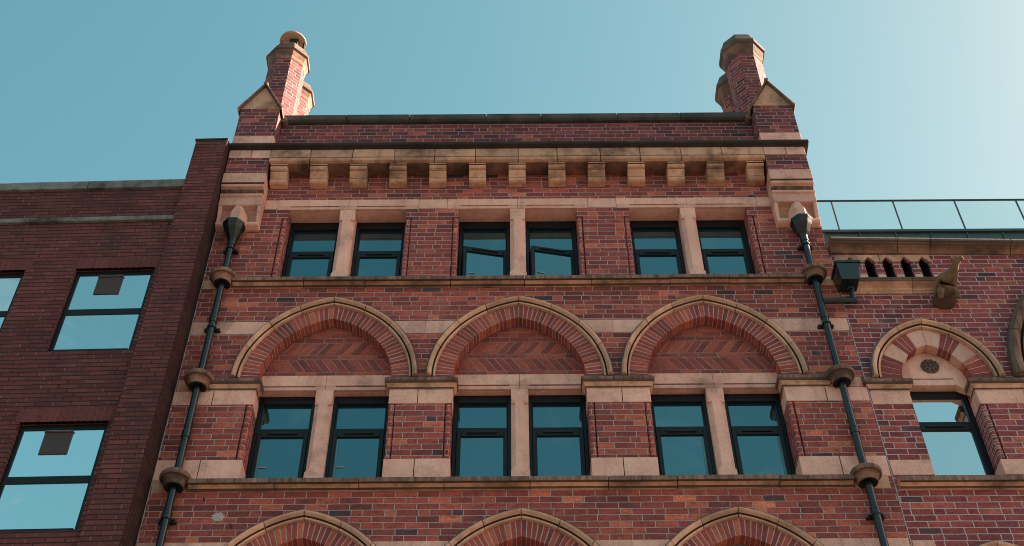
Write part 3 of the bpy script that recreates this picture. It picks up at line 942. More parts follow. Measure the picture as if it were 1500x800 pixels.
# bands between the arches
for zb, z in ((12.76, 12.98), (12.76 - STOREY, 12.98 - STOREY)):
    def halfw(zq, zsp):
        return math.sqrt((RI + WR + WH) ** 2 - (zq - zsp) ** 2) - CC
    zsp = ZS if zb > 12 else ZS - STOREY
    hb, ht = halfw(zb, zsp) + 0.004, halfw(z, zsp) + 0.004
    spans = [(XL + 0.006, BX[0], -1), (BX[0], BX[1], 0), (BX[1], BX[2], 0), (BX[2], XR - 0.006, 1)]
    for (a, b, e) in spans:
        lo = [a, a] if e == -1 else [a + hb, a + ht]
        hi = [b, b] if e == 1 else [b - hb, b - ht]
        n = 3 if e == 0 else 2
        if e == 0:
            n = 2
        mb = MB()
        cuts = [k / n for k in range(n + 1)]
        for c0, c1 in zip(cuts[:-1], cuts[1:]):
            q = 0.004
            p = [(lo[0] + (hi[0] - lo[0]) * c0 + q, zb + 0.003), (lo[0] + (hi[0] - lo[0]) * c1 - q, zb + 0.003),
                 (lo[1] + (hi[1] - lo[1]) * c1 - q, z - 0.003), (lo[1] + (hi[1] - lo[1]) * c0 + q, z - 0.003)]
            if e == 0:
                p[1] = ((lo[0] + hi[0]) / 2 * 1 - q, zb + 0.003) if c1 == 0.5 else p[1]
                p[2] = ((lo[0] + hi[0]) / 2 * 1 - q, z - 0.003) if c1 == 0.5 else p[2]
                p[0] = ((lo[0] + hi[0]) / 2 * 1 + q, zb + 0.003) if c0 == 0.5 else p[0]
                p[3] = ((lo[0] + hi[0]) / 2 * 1 + q, z - 0.003) if c0 == 0.5 else p[3]
            y = -0.005 + random.uniform(-0.002, 0.001)
            mb.loft([[(x, y, zq) for x, zq in p], [(x, 0.05, zq) for x, zq in p]], 0)
        p = [(lo[0] + .006, zb + .002), (hi[0] - .006, zb + .002), (hi[1] - .006, z - .002), (lo[1] + .006, z - .002)]
        mb.loft([[(x, -0.001, zq) for x, zq in p], [(x, 0.04, zq) for x, zq in p]], 1)
        mb.build('stone_band', [M['stone'], M['mortar']], W, bevel=0.005)
# corner piers, corbels, gables, chimneys
for s in (-1, 1):
    xa, xb = sorted((s * 3.425, s * 3.99))
    xc = (xa + xb) / 2
    mb = MB()
    mb.box(xa, xb, -0.25, 0.30, 15.62, 15.965)
    mb.box(xa, xb, -0.249, 0.44, 16.252, 17.14)
    pr = mb.build('pier', M['brick_top'], W)
    mb = MB()
    mb.box(xa - 0.003, xc + 0.02, -0.256, 0.1, 15.968, 16.142)
    mb.box(xc + 0.027, xb + 0.003, -0.254, 0.1, 15.968, 16.142)
    mb.box(xa - 0.003, xb + 0.003, -0.258, 0.30, 16.254, 16.47)
    mb.build('pier_block', M['stone'], W, bevel=0.006)
    # corbel: stepped block, undercut mouldings, panelled bracket
    mb = MB()
    top = [(0.05, 15.618), (-0.265, 15.618), (-0.262, 15.415), (-0.225, 15.410), (-0.225, 15.392), (-0.255, 15.385), (-0.25, 15.345), (-0.20, 15.330), (-0.160, 15.295), (-0.155, 15.268), (-0.20, 15.250), (-0.195, 15.215), (-0.165, 15.20), (0.05, 15.20)]
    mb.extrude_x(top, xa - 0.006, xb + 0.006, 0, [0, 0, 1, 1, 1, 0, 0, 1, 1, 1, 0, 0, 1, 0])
    fas = [(0.05, 15.203), (-0.172, 15.203), (-0.168, 15.055), (-0.15, 15.045), (0.05, 15.045)]
    mb.extrude_x(fas, xa - 0.004, xb + 0.004)
    # end cheeks and middle with the hollow panels between
    cheek = [(0.05, 15.048), (-0.155, 15.048), (-0.135, 14.96), (-0.115, 14.88), (-0.10, 14.80), (-0.09, 14.775), (0.05, 14.775)]
    for q0, q1 in ((xa - 0.002, xa + 0.045), (xb - 0.045, xb + 0.002)):
        mb.extrude_x(cheek, q0, q1)
    hollow = [(0.05, 15.048), (-0.13, 15.048), (-0.075, 15.03), (-0.035, 14.98), (-0.018, 14.91), (-0.03, 14.84), (-0.065, 14.79), (-0.085, 14.776), (0.05, 14.776)]
    mb.extrude_x(hollow, xa + 0.04, xb - 0.04)
    roll = [(0.05, 14.778), (-0.085, 14.778), (-0.108, 14.765), (-0.115, 14.745), (-0.105, 14.72), (-0.08, 14.705), (-0.03, 14.69), (0.05, 14.69)]
    mb.extrude_x(roll, xa - 0.004, xb + 0.004)
    cb = mb.build('corbel', [M['stone'], M['stone_sooty']], W, bevel=0.005)
    # tapering stone shoe over the rainwater head
    mb = MB()
    def sec(z, hw, y):
        return [(s * 3.72 - hw, 0.02, z), (s * 3.72 - hw, y + hw * 0.75, z), (s * 3.72 - hw * 0.45, y, z), (s * 3.72 + hw * 0.45, y, z), (s * 3.72 + hw, y + hw * 0.75, z), (s * 3.72 + hw, 0.02, z)]
    mb.loft([sec(15.03, 0.060, -0.176), sec(15.0, 0.072, -0.185), sec(14.86, 0.135, -0.215), sec(14.66, 0.135, -0.215)])
    mb.build('shoe', M['stone'], cb, bevel=0.005)
    # gable top
    mb = MB()
    zb, za = 17.143, 17.70
    hw = (xb - xa) / 2
    mb.loft([[(xa, y, zb), (xb, y, zb), (xc, y, za)] for y in (-0.252, 0.60)])
    gb = mb.build('gable', M['stone_warm'], W, bevel=0.004)
    mb = MB()
    for q in (-1, 1):
        ex, ez = xc + q * (hw + 0.035), zb - 0.06
        dx, dz = 0.055, 0.030
        mb.loft([[(ex, y, ez), (ex + q * 0.012, y, ez + 0.035), (xc + q * 0.004, y, za + 0.062), (xc + q * 0.004, y, za + 0.01)] for y in (-0.295, 0.62)])
    mb.tube([(xc, -0.30, za + 0.06), (xc, 0.60, za + 0.06)], 0.033, 10)
    mb.build('gable_coping', M['stone_sooty'], gb, bevel=0.005)
    mb = MB()
    xi = s * 3.39
    mb.tube([(xi, -0.10, 17.10), (xi, 0.06, 17.10)], 0.06, 16)
    mb.tube([(xi, -0.11, 17.10), (xi, 0.06, 17.10)], 0.03, 12)
    mb.build('kneeler', M['stone_grey'], gb, bevel=0.004)
    # chimney shafts, one behind the other
    for k, cy in enumerate((0.90, 1.60)):
        cx = s * 3.81
        f8 = 1 / math.cos(math.pi / 8)
        mb = MB()
        mb.lathe([(0.28 * f8, 16.35), (0.28 * f8, 19.92)], cx, cy, 8, 0, math.pi / 8)
        ch = mb.build('chimney', M['brick_top'], W)
        mb = MB()
        ap = [(0.285, 19.86), (0.292, 19.90), (0.292, 19.95), (0.325, 20.06), (0.335, 20.10), (0.335, 20.12), (0.365, 20.14), (0.365, 20.22), (0.345, 20.26), (0.30, 20.42), (0.285, 20.47), (0.26, 20.48), (0.15, 20.48), (0.15, 20.30)]
        if s < 0:
            ap = [(0.285, 19.84), (0.292, 19.88), (0.292, 19.93), (0.315, 20.00), (0.322, 20.03), (0.322, 20.045), (0.350, 20.06), (0.352, 20.12), (0.318, 20.16), (0.300, 20.17), (0.300, 20.26), (0.285, 20.30), (0.15, 20.30), (0.15, 20.20)]
        mb.lathe([(r * f8, z) for r, z in ap], cx, cy, 8, 0, math.pi / 8, [0, 0, 0, 0, 0, 1, 1, 1, 1, 1, 1, 1, 1])
        mb.build('chimney_cap', [M['stone_brown'], M['stone_grey']], ch, bevel=0.006)
        if s < 0 and k == 0:
            # flat round cowl on a sooty square flue
            mb = MB()
            mb.lathe([(0.10, 20.735), (0.205, 20.735), (0.226, 20.745), (0.226, 20.775), (0.20, 20.79), (0.05, 20.80)], cx, cy, 40)
            pot = mb.build('chimney_pot', M['terracotta'], ch, bevel=0.003, seg=1)
            mb = MB()
            mb.box(cx - 0.035, cx + 0.105, cy - 0.09, cy + 0.06, 20.28, 20.738)
            for an in (0.1, 1.9, 3.2):
                px_, py_ = cx + 0.19 * math.cos(an), cy + 0.19 * math.sin(an)
                mb.box(px_ - 0.015, px_ + 0.015, py_ - 0.015, py_ + 0.015, 20.28, 20.738)
            mb.build('flue', M['soot'], ch)
# moulded stone collars where the strings meet the rainwater pipes
for s in (-1, 1):
    for zb in (10.385, 11.845, 13.60):
        mb = MB()
        prof = [(0.045, zb + 0.0), (0.078, zb - 0.02), (0.104, zb - 0.03), (0.112, zb - 0.012), (0.112, zb + 0.015), (0.122, zb + 0.045), (0.142, zb + 0.060), (0.150, zb + 0.064), (0.158, zb + 0.064), (0.172, zb + 0.078), (0.174, zb + 0.10), (0.165, zb + 0.125), (0.140, zb + 0.145), (0.085, zb + 0.165)]
        mb.lathe(prof, s * 3.72, -0.085, 32, 0, 0, [2, 2, 0, 0, 0, 0, 3, 3, 1, 1, 1, 1, 1])  # black underside ring paints the shaded hollow round the pipe
        ob = mb.build('collar', [M['stone_brown'], M['stone_sooty'], M['soot'], M['stone_dirt_shade']], W, bevel=0.003, seg=1)
# odd bits of the front: pointing along the edges, a cement patch, iron pins
mb = MB()
zz = 3.0
pv = None
ring = []
while zz < 15.3:
    ring.append(zz)
    zz += random.uniform(0.03, 0.09)
for a, b in zip(ring[:-1], ring[1:]):
    wd = random.uniform(0.004, 0.022)
    mb.add([(XL + 0.001, -0.003, a), (XL + wd, -0.003, a), (XL + wd * random.uniform(.6, 1.3), -0.003, b), (XL + 0.001, -0.003, b)], [(0, 1, 2, 3)])
mb.build('edge_pointing', M['mortar_pale'], W)
mb = MB()
pts = []
for k in range(22):
    a = 2 * math.pi * k / 22
    rr = random.uniform(0.7, 1.1)
    pts.append((-3.20 + 0.075 * rr * math.cos(a), 10.03 + 0.06 * rr * math.sin(a)))
mb.plate(pts, [], -0.006, 0.01)
mb.build('cement_patch', M['mortar_pale'], W)
for (x, z) in ((-3.40, 10.28), (-3.06, 9.93)):
    mb = MB()
    mb.tube([(x, 0.02, z), (x + 0.01, -0.03, z - 0.01), (x + 0.035, -0.05, z - 0.075)], 0.008, 8)
    mb.build('iron_hook', M['rust'], W)

# ------------------------------------------------------------------ left-hand building
LB = thing('dark_brick_building', 'modern dark purple brick building with wide mirror windows, left of the arched warehouse', 'building', (-4.018, -0.40, 0), R(-1.2))
LB_local = True


def lb(mb, name, mats, parent=None, **kw):
    """parts of the left building are given in its own coordinates"""
    base = parent or LB
    loc = Vector((LB.location))
    mb.v = [(x + loc.x, y + loc.y, z + loc.z) for x, y, z in mb.v]
    ob = mb.build(name, mats, base, **kw)
    return ob


wins = [(-1.52, 12.24, 13.68), (-1.52, 9.66, 11.14), (-3.15, 12.24, 13.68), (-3.15, 9.66, 11.14)]
mb = MB()
mb.plate([(-6.5, 0), (-0.432, 0), (-0.432, 15.25), (-6.5, 15.25)], [[(x, z0), (x + 1.0, z0), (x + 1.0, z1), (x, z1)] for x, z0, z1 in wins], 0.10, 0.40)
lb(mb, 'wall', M['brick_dark'])
mb = MB(); mb.box(-0.43, 0.0, 0.0, 0.42, 0, 16.19); lb(mb, 'pier', M['brick_dark'])
mb = MB(); mb.box(0.0005, 0.006, 0.004, 0.415, 0, 16.185); lb(mb, 'side_wall', M['brick_side'])  # thin facing of darker brick on the pier's right side
mb = MB(); mb.box(-0.445, 0.010, -0.015, 0.44, 16.19, 16.215); lb(mb, 'pier_capping', M['metal_cap'])
mb = MB(); mb.box(-6.5, -0.01, 0.45, 9, 0, 15.2); lb(mb, 'rear_wall', M['inside'])
mb = MB()
for a, b in ((-6.5, -4.2), (-4.2, -3.0), (-3.0, -1.75), (-1.75, -0.434)):
    mb.extrude_x([(0.06, 15.255), (0.06, 15.40), (0.09, 15.445), (0.48, 15.46), (0.48, 15.255)], a + 0.004, b - 0.004)
lb(mb, 'coping', M['coping_grey'], bevel=0.008)
mb = MB()
for a, b in ((-6.5, -3.4), (-3.4, -2.1), (-2.1, -0.434)):
    mb.extrude_x([(0.12, 14.57), (0.062, 14.57), (0.055, 14.58), (0.055, 14.645), (0.12, 14.675)], a + 0.003, b - 0.003)
lb(mb, 'string_course', M['coping_grey'], bevel=0.006)
for (x, z0, z1) in wins:
    mb = MB()
    mb.box(x - 0.05, x + 1.05, 0.0985, 0.14, z1 + 0.001, z1 + 0.20, 1)
    for q in range(15):
        a = x - 0.05 + q * 1.1 / 15
        mb.box(a + 0.005, a + 1.1 / 15 - 0.005, 0.0965 + random.uniform(-0.001, 0.001), 0.14, z1, z1 + 0.199, 0)
    lb(mb, 'soldier_course', [M['dark_voussoir'], M['mortar_dull']])
    mb = MB()
    y = 0.155
    mb.box(x, x + 0.055, y, y + 0.07, z0, z1)
    mb.box(x + 0.945, x + 1.0, y, y + 0.07, z0, z1)
    mb.box(x + 0.055, x + 0.945, y, y + 0.07, z1 - 0.075, z1)
    mb.box(x + 0.055, x + 0.945, y - 0.03, y + 0.07, z0, z0 + 0.05)
    zm = z0 + 0.66
    mb.box(x + 0.055, x + 0.945, y, y + 0.07, zm, zm + 0.10)
    f = lb(mb, 'window', M['frame_left'], bevel=0.004, seg=1)
    for (a, b) in ((z0 + 0.05, zm), (zm + 0.10, z1 - 0.075)):
        mb = MB(); mb.box(x + 0.052, x + 0.948, y + 0.010, y + 0.022, a - 0.003, b + 0.003)
        lb(mb, 'pane', M['glass_left'], f)
    mb = MB()
    vx = x + 0.30
    vz = z1 - 0.415
    mb.box(vx, vx + 0.31, y - 0.002, y + 0.03, vz, vz + 0.31)
    mb.box(vx - 0.006, vx + 0.316, y - 0.012, y - 0.002, vz + 0.30, vz + 0.316)
    lb(mb, 'vent', M['vent'], f)
    mb = MB(); mb.box(vx - 0.004, vx + 0.314, y - 0.016, y - 0.003, vz + 0.3165, vz + 0.325); lb(mb, 'vent_flashing', M['coping_grey'], f)

# ------------------------------------------------------------------ right-hand wing
G = thing('low_brick_wing', 'lower red brick wing with a small striped stone arch window, right of the arched warehouse', 'building', (4.03, 0, 0))
gx, gc, gRi = 4.88, 0.19, 0.595
gwr, gwh = 0.255, 0.12
bx2, bc, bRi, bwr, bwh = 7.06, 0.80, 1.52, 0.36, 0.22
slots = [4.205 + 0.233 * k for k in range(5)]
holes = []
for zz in (11.95, 11.95 - STOREY):
    h = [(gx - 0.385, zz - 1.42), (gx + 0.385, zz - 1.42), (gx + 0.385, zz - 1.195), (gx + 0.465, zz - 1.195), (gx + 0.465, zz - 0.395), (gx + 0.385, zz - 0.395), (gx + 0.385, zz)] + arch_poly(gRi + gwr, gc, gx, zz, 18) + [(gx - 0.385, zz)]
    holes.append(h)
for xs_ in slots:
    holes.append([(xs_, 13.64), (xs_ + 0.125, 13.64), (xs_ + 0.125, 14.02), (xs_ + 0.0625, 14.10), (xs_, 14.02)])
zz = 11.95
holes.append([(bx2 - 0.70, 10.53), (bx2 + 0.70, 10.53), (bx2 + 0.70, zz)] + arch_poly(bRi + bwr, bc, bx2, zz, 20) + [(bx2 - 0.70, zz)])
mb = MB()
mb.plate([(4.035, 0), (8.6, 0), (8.6, 14.16), (4.035, 14.16)], holes, 0.0, 0.36)
mb.build('wall', M['brick_wing'], G)
mb = MB(); mb.box(4.04, 8.6, 0.42, 9, 0, 14.30); mb.build('rear_wall', M['inside'], G)
mb = MB()
for xs_ in slots:
    mb.box(xs_ - 0.02, xs_ + 0.145, 0.20, 0.35, 13.60, 14.13)
    mb.box(xs_ + 0.0005, xs_ + 0.003, 0.03, 0.20, 13.64, 14.02)
    mb.box(xs_ + 0.122, xs_ + 0.1245, 0.03, 0.20, 13.64, 14.02)
    mb.loft([[(xs_ + 0.0005, y_, 14.02), (xs_ + 0.0625, y_, 14.0985), (xs_ + 0.1245, y_, 14.02), (xs_ + 0.0625, y_, 14.09)] for y_ in (0.05, 0.20)])
mb.build('niche_back', M['soot'], G)  # black back and side linings paint the deep shade of the slots
mb = MB(); mb.box(4.024, 4.034, -0.002, 0.3, 3.0, 14.1); mb.build('edge_pointing', M['mortar_pale'], G)
# cornice, sagging a little towards its far end
mb = MB()
xs = [4.04, 4.90, 5.32, 6.35, 7.5, 8.6]
for a, b in zip(xs[:-1], xs[1:]):
    prof = [(0.05, 14.165), (-0.02, 14.165), (-0.03, 14.18), (-0.035, 14.21), (-0.06, 14.235), (-0.10, 14.25), (-0.125, 14.255), (-0.13, 14.27), (-0.16, 14.275), (-0.165, 14.30), (-0.155, 14.33), (-0.14, 14.335), (-0.14, 14.35), (-0.10, 14.375), (0.3, 14.40), (0.3, 14.165)]
    mats = [0, 0, 0, 0, 0, 1, 1, 1, 1, 1, 1, 1, 1, 1, 0, 0]
    def sag(x):
        return -0.030 * (x - 4.04)
    mb.loft([[(q, y, z + (sag(q) if z > 14.2 else 0.6 * sag(q))) for y, z in prof] for q in (a + 0.004, b - 0.004)], 0, True, True, mats)
mb.build('cornice', [M['stone_brown'], M['stone_grey']], G, bevel=0.005, seg=1)
# pointed slot heads and foot blocks
mb = MB()
hs = []
for i, (a, b) in enumerate(((4.06, 4.64), (4.645, 5.30))):
    outer = [(a, 14.005), (a, 14.135), (b, 14.135), (b, 14.005)]
    pts = [(a, 14.0), (a + 0.01, 14.13), (b - 0.01, 14.13), (b, 14.0)]
    low = []
    for xs_ in reversed(slots):
        if a < xs_ and xs_ + 0.125 < b:
            low += [(xs_ + 0.125, 14.0), (xs_ + 0.125, 14.02), (xs_ + 0.0625, 14.095), (xs_, 14.02), (xs_, 14.0)]
    mb.plate(pts + low, [], -0.012, 0.03)
mb.build('slot_head', M['stone_warm'], G, bevel=0.004, seg=1)
mb = MB()
ed = [4.06] + [v for x_ in slots for v in (x_, x_ + 0.125)] + [5.34]
for k in range(0, len(ed), 2):
    if ed[k + 1] - ed[k] > 0.03:
        mb.box(ed[k] + 0.004, ed[k + 1] - 0.004, -0.008, 0.05, 13.60, 13.765)
mb.build('slot_foot', M['stone'], G, bevel=0.006)
# ledge that leads the water to the beast
mb = MB()
for a, b in ((4.12, 4.92), (4.925, 5.26)):
    mb.extrude_x([(0.04, 13.40), (-0.015, 13.40), (-0.03, 13.42), (-0.045, 13.43), (-0.05, 13.46), (-0.075, 13.475), (-0.115, 13.495), (-0.128, 13.50), (-0.14, 13.512), (-0.14, 13.53), (-0.15, 13.535), (-0.15, 13.555), (-0.13, 13.57), (0.04, 13.62)],
                 a, b, 0, [0, 0, 0, 0, 0, 0, 0, 1, 1, 1, 1, 1, 1, 0])
mb.build('ledge', [M['stone_warm'], M['stone_grey']], G, bevel=0.004, seg=1)


def striped(n):
    return [(0.0, 0.10, 1), (0.10, 0.20, 1), (0.20, 0.30, 1), (0.30, 0.37, 1), (0.37, 0.58, 2), (0.58, 0.655, 1), (0.655, 0.73, 1), (0.73, 0.805, 1), (0.805, 1.0, 2)]


for zz in (11.95, 11.95 - STOREY):
    hood_mould(G, gRi + gwr, gwh, gc, gx, zz, [0, 0.38, 0.72, 1.0], 'stone_buff', 0.10)
    arch_ring(G, gRi, gwr, gc, gx, zz, 9, 0.13, striped)
    # shouldered head stone
    mb = MB()
    poly = [p for p in arch_poly(gRi + 0.06, gc, gx, zz, 14) if p[1] > zz + 0.02]
    poly = [(gx + 0.44, zz)] + poly + [(gx - 0.44, zz), (gx - 0.375, zz - 0.04), (gx - 0.30, zz + 0.0), (gx - 0.26, zz + 0.03), (gx + 0.26, zz + 0.03), (gx + 0.30, zz + 0.0), (gx + 0.375, zz - 0.04)]
    mb.plate(poly, [], 0.135, 0.30)
    hd = mb.build('lintel', M['stone'], G, bevel=0.006)
    mb = MB()
    mb.box(gx - 0.24, gx + 0.24, 0.131, 0.14, zz + 0.12, zz + 0.132)
    mb.build('fillet', M['stone_sooty'], hd)
    mb = MB()
    rx, rz = gx + 0.01, zz + 0.325
    mb.tube([(rx, 0.14, rz), (rx, 0.118, rz)], 0.108, 28)
    mb.tube([(rx, 0.12, rz), (rx, 0.098, rz)], [0.03, 0.02], 12)
    for q in range(10):
        an = 2 * math.pi * q / 10
        ca, sa = math.cos(an), math.sin(an)
        mb.tube([(rx + 0.028 * ca, 0.112, rz + 0.028 * sa), (rx + 0.065 * ca, 0.102, rz + 0.065 * sa), (rx + 0.098 * ca, 0.112, rz + 0.098 * sa)], [0.008, 0.019, 0.012], 8)
    mb.build('rosette', M['stone_grey'], hd)
window(G, gx - 0.385, gx + 0.385, 10.50, 11.975, 0.24, 11.46, glass='glass_wing', head=0.05)
impost(G, 4.06, gx - 0.385, 11.76)
impost(G, gx + 0.385, bx2 - 0.70, 11.76)
for (a, b) in ((4.045, gx - 0.385), (gx + 0.385, bx2 - 0.70)):
    pier_blocks(G, a, b, 11.56, 11.765, 0.24, split=b > 5)
    pier_blocks(G, a, b, 10.53, 10.75, 0.28, split=b > 5)
jamb_bead(G, gx + 0.385, 1, 10.755, 11.555, 0.24, 'brick_wing')
sill(G, 4.06, 8.5, 10.33, 1.3)
course(G, 'stone_band', 4.04, gx - 0.60, 9.46, 9.68, 'stone', 0.5)
course(G, 'stone_band', gx + 0.60, 8.5, 9.46, 9.68, 'stone', 0.6)
# the big soot-dark arch further on
hood_mould(G, bRi + bwr, bwh, bc, bx2, 11.95, [0, 0.3, 0.6, 1.0], 'stone_sooty', 0.14)
arch_ring(G, bRi, bwr, bc, bx2, 11.95, 9, 0.16, lambda n: [(0.0, 0.06, 1), (0.06, 0.12, 1), (0.12, 0.20, 2), (0.20, 0.26, 1), (0.26, 0.32, 1), (0.32, 0.38, 1), (0.38, 0.48, 2), (0.48, 0.56, 1), (0.56, 0.64, 1), (0.64, 0.74, 2), (0.74, 0.87, 1), (0.87, 1.0, 2)])
mb = MB()
poly = [(bx2 + 0.75, 11.90)] + arch_poly(bRi + 0.05, bc, bx2, 11.95, 14) + [(bx2 - 0.75, 11.90)]
mb.plate(poly, [], 0.165, 0.30)
mb.build('tympanum', M['stone'], G)
window(G, bx2 - 0.70, bx2 + 0.70, 10.50, 11.90, 0.24, 11.40, glass='glass_wing', head=0.05)

# ------------------------------------------------------------------ glass roof edge on the wing
B = thing('glass_balustrade', 'frameless glass roof balustrade with dark top rail on the low wing', 'balustrade', (4.2, 0.5, 14.4))
zt, zb = 15.86, 15.21
y = 0.5
mb = MB(); mb.box(4.06, 8.6, y - 0.013, y + 0.013, zt - 0.005, zt + 0.016); mb.build('top_rail', M['rail'], B, bevel=0.004)
mb = MB(); mb.box(4.06, 8.6, y - 0.04, y + 0.06, zb - 0.06, zb - 0.012); mb.build('bottom_rail', M['teal'], B, bevel=0.004)
px = [4.06, 4.44, 5.31, 6.18, 7.05, 7.92, 8.6]
for a, b in zip(px[:-1], px[1:]):
    mb = MB(); mb.box(a + 0.012, b - 0.012, y - 0.006, y + 0.006, zb - 0.012, zt - 0.006); mb.build('glass_panel', M['glass_clear'], B)
for x in px[1:-1]:
    mb = MB(); mb.box(x - 0.007, x + 0.007, y - 0.012, y + 0.012, zb - 0.012, zt - 0.006); mb.build('post', M['teal'], B)
mb = MB(); mb.box(4.06, 8.6, y - 0.005, y + 0.30, 14.31, zb - 0.062)
x = 4.20
while x < 8.5:
    mb.box(x, x + 0.016, y - 0.025, y - 0.004, 14.40, zb - 0.062)
    x += 0.49
mb.build('fascia', M['teal'], B)

# ------------------------------------------------------------------ rainwater goods
def drainpipe(s, label):
    x, y = s * 3.72, -0.085
    T = thing('drainpipe', label, 'drainpipe', (x, y, 0.13))
    T['group'] = 'drainpipes at the two edges of the warehouse front'
    mb = MB()
    mb.tube([(x, y, 0.13), (x, y, 14.42)], 0.042, 20)
    for z in (14.36, 12.93, 11.1, 9.98, 8.2, 6.4, 4.6, 2.8):
        mb.lathe([(0.043, z - 0.05), (0.052, z - 0.045), (0.052, z - 0.02), (0.048, z - 0.015), (0.048, z + 0.015), (0.052, z + 0.02), (0.052, z + 0.045), (0.043, z + 0.05)], x, y, 20)
    mb.build('pipe', M['iron'], T)
    f8 = 1 / math.cos(math.pi / 8)
    mb = MB()
    hy = -0.145
    prof = [(0.050, 14.40), (0.056, 14.42), (0.075, 14.45), (0.112, 14.545), (0.114, 14.555), (0.122, 14.56), (0.122, 14.585), (0.132, 14.59), (0.132, 14.612), (0.142, 14.617), (0.142, 14.650), (0.13, 14.655), (0.12, 14.60)]
    rings = []
    for r, z in prof:
        t = min(1, max(0, (z - 14.40) / 0.15))
        cy = y + (hy - y) * t
        rings.append([(x + r * f8 * math.cos(math.pi / 8 + k * math.pi / 4), cy + r * f8 * math.sin(math.pi / 8 + k * math.pi / 4), z) for k in range(8)])
    mb.loft(rings)
    mb.build('hopper_head', M['iron'], T, bevel=0.003, seg=1)
    for z in (14.25, 12.80, 9.95):
        mb = MB()
        mb.lathe([(0.043, z - 0.016), (0.056, z - 0.014), (0.056, z + 0.014), (0.043, z + 0.016)], x, y, 20)
        mb.box(x - 0.075, x + 0.075, y + 0.03, 0.0, z - 0.015, z + 0.015)
        for q in (-1, 1):
            mb.tube([(x + q * 0.078, -0.055, z), (x + q * 0.078, 0.01, z)], 0.022, 8)
        mb.build('bracket', M['iron'], T)
    return T


drainpipe(-1, 'dark green iron drainpipe down the warehouse edge beside the dark purple building')
drainpipe(1, 'dark green iron drainpipe joined by a side branch from the square rainwater box')
X = thing('rainwater_box', 'square dark green rainwater box with bent outlet pipe below the small slots', 'rainwater box', (4.10, -0.15, 13.05))
mb = MB()
def sq(z, x0, x1, y0, y1):
    return [(x0, y0, z), (x1, y0, z), (x1, y1, z), (x0, y1, z)]
mb.loft([sq(13.42, 4.00, 4.22, -0.25, -0.02), sq(13.66, 3.965, 4.255, -0.30, -0.012)])
mb.build('tank', M['iron'], X, bevel=0.006)
mb = MB()
mb.box(3.95, 4.27, -0.315, -0.008, 13.662, 13.70)
mb.build('rim', M['iron'], X, bevel=0.004)
mb = MB()
mb.tube([(4.13, -0.10, 13.42), (4.13, -0.10, 13.24), (4.13, -0.10, 13.20)], 0.036, 16)
mb.tube([(4.16, -0.10, 13.185), (3.745, -0.10, 13.185)], 0.040, 16)
mb.lathe([(0.042, 13.38), (0.05, 13.39), (0.05, 13.425)], 4.13, -0.10, 16)
mb.build('outlet_pipe', M['iron'], X)

# ------------------------------------------------------------------ the carved beast
A = thing('stone_gargoyle', 'crouching carved stone beast with raised head, perched at the end of the ledge', 'gargoyle', (5.30, -0.10, 13.28))


def skin_body(name, nodes, links, mat, parent, sub=2):
    me = bpy.data.meshes.new(name)
    o0 = parent.location
    me.from_pydata([Vector(n[0]) - o0 for n in nodes], links, [])
    ob = bpy.data.objects.new(name, me)
    C.objects.link(ob)
    sk = ob.modifiers.new('skin', 'SKIN')
    me.skin_vertices.new() if not me.skin_vertices else None
    for i, n in enumerate(nodes):
        r = n[1]
        me.skin_vertices[0].data[i].radius = r if isinstance(r, tuple) else (r, r)
        me.skin_vertices[0].data[i].use_root = (i == 0)
    sb = ob.modifiers.new('sub', 'SUBSURF')
    sb.levels = sub
    sb.render_levels = sub
    dg = bpy.context.evaluated_depsgraph_get()
    m2 = bpy.data.meshes.new_from_object(ob.evaluated_get(dg))
    bpy.data.objects.remove(ob)
    m2.name = name
    m2.materials.clear()
    m2.materials.append(mat)
    for p in m2.polygons:
        p.use_smooth = True
    ob = bpy.data.objects.new(name, m2)
    C.objects.link(ob)
    ob.parent = parent
    return ob


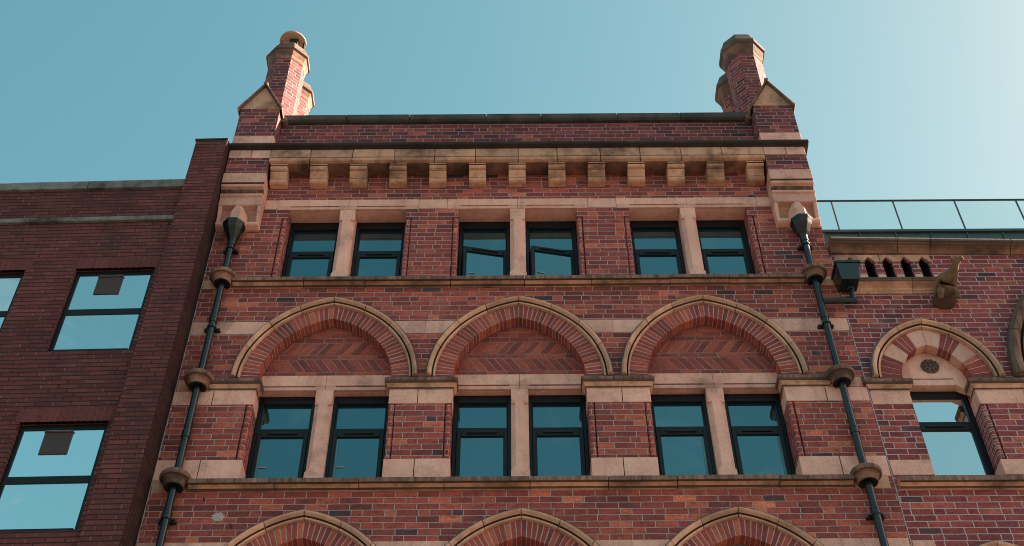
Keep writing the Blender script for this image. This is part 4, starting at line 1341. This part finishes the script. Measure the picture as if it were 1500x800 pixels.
bxx = 5.285
N = [((bxx - 0.015, -0.19, 13.31), (0.108, 0.085)),    # 0 haunches
     ((bxx + 0.010, -0.26, 13.36), (0.112, 0.088)),     # 1 trunk
     ((bxx + 0.045, -0.33, 13.40), (0.090, 0.074)),    # 2 chest
     ((bxx + 0.080, -0.395, 13.435), (0.052, 0.048)),  # 3 neck
     ((bxx + 0.098, -0.435, 13.480), (0.040, 0.040)),  # 4 upper neck
     ((bxx + 0.112, -0.460, 13.520), (0.046, 0.044)),  # 5 head
     ((bxx + 0.155, -0.495, 13.515), (0.033, 0.029)),  # 6 muzzle
     ((bxx + 0.180, -0.515, 13.505), (0.025, 0.019)),  # 7 nose
     ((bxx + 0.076, -0.450, 13.545), (0.022, 0.020)),  # 8 ear root
     ((bxx + 0.044, -0.445, 13.555), (0.010, 0.011)),  # 9 ear
     ((bxx - 0.095, -0.18, 13.255), (0.074, 0.068)),   # 10 hip left
     ((bxx - 0.120, -0.25, 13.185), (0.050, 0.046)),   # 11 knee
     ((bxx - 0.130, -0.20, 13.115), (0.032, 0.032)),   # 12 hock
     ((bxx - 0.135, -0.27, 13.075), (0.030, 0.024)),   # 13 foot
     ((bxx + 0.060, -0.18, 13.255), (0.068, 0.064)),   # 14 hip right
     ((bxx + 0.080, -0.25, 13.185), (0.046, 0.042)),   # 15
     ((bxx + 0.078, -0.20, 13.115), (0.030, 0.030)),   # 16
     ((bxx + 0.090, -0.27, 13.075), (0.028, 0.022)),   # 17
     ((bxx - 0.095, -0.28, 13.39), (0.048, 0.036)),    # 18 folded wing
     ((bxx - 0.140, -0.22, 13.31), (0.048, 0.027)),    # 19
     ((bxx - 0.165, -0.15, 13.20), (0.025, 0.016))]    # 20
K = [(0, 1), (1, 2), (2, 3), (3, 4), (4, 5), (5, 6), (6, 7), (5, 8), (8, 9), (0, 10), (10, 11), (11, 12), (12, 13), (0, 14), (14, 15), (15, 16), (16, 17), (1, 18), (18, 19), (19, 20)]
skin_body('body', N, K, M['beast'], A)
mb = MB()
def foot(z, r, y):
    return [(bxx - 0.02 + r * (1 + 0.13 * math.sin(3 * a + z * 60)) * math.cos(a), y * (0.5 - 0.5 * math.sin(a)) + 0.01, z) for a in [2 * math.pi * k / 18 for k in range(18)]]
mb.loft([foot(13.13, 0.08, -0.03), foot(13.16, 0.12, -0.09), foot(13.20, 0.15, -0.15), foot(13.26, 0.15, -0.15)])
mb.build('plinth', M['stone_dirt_shade'], A, bevel=0.01)  # dark colour stands for the shadow around the beast's legs
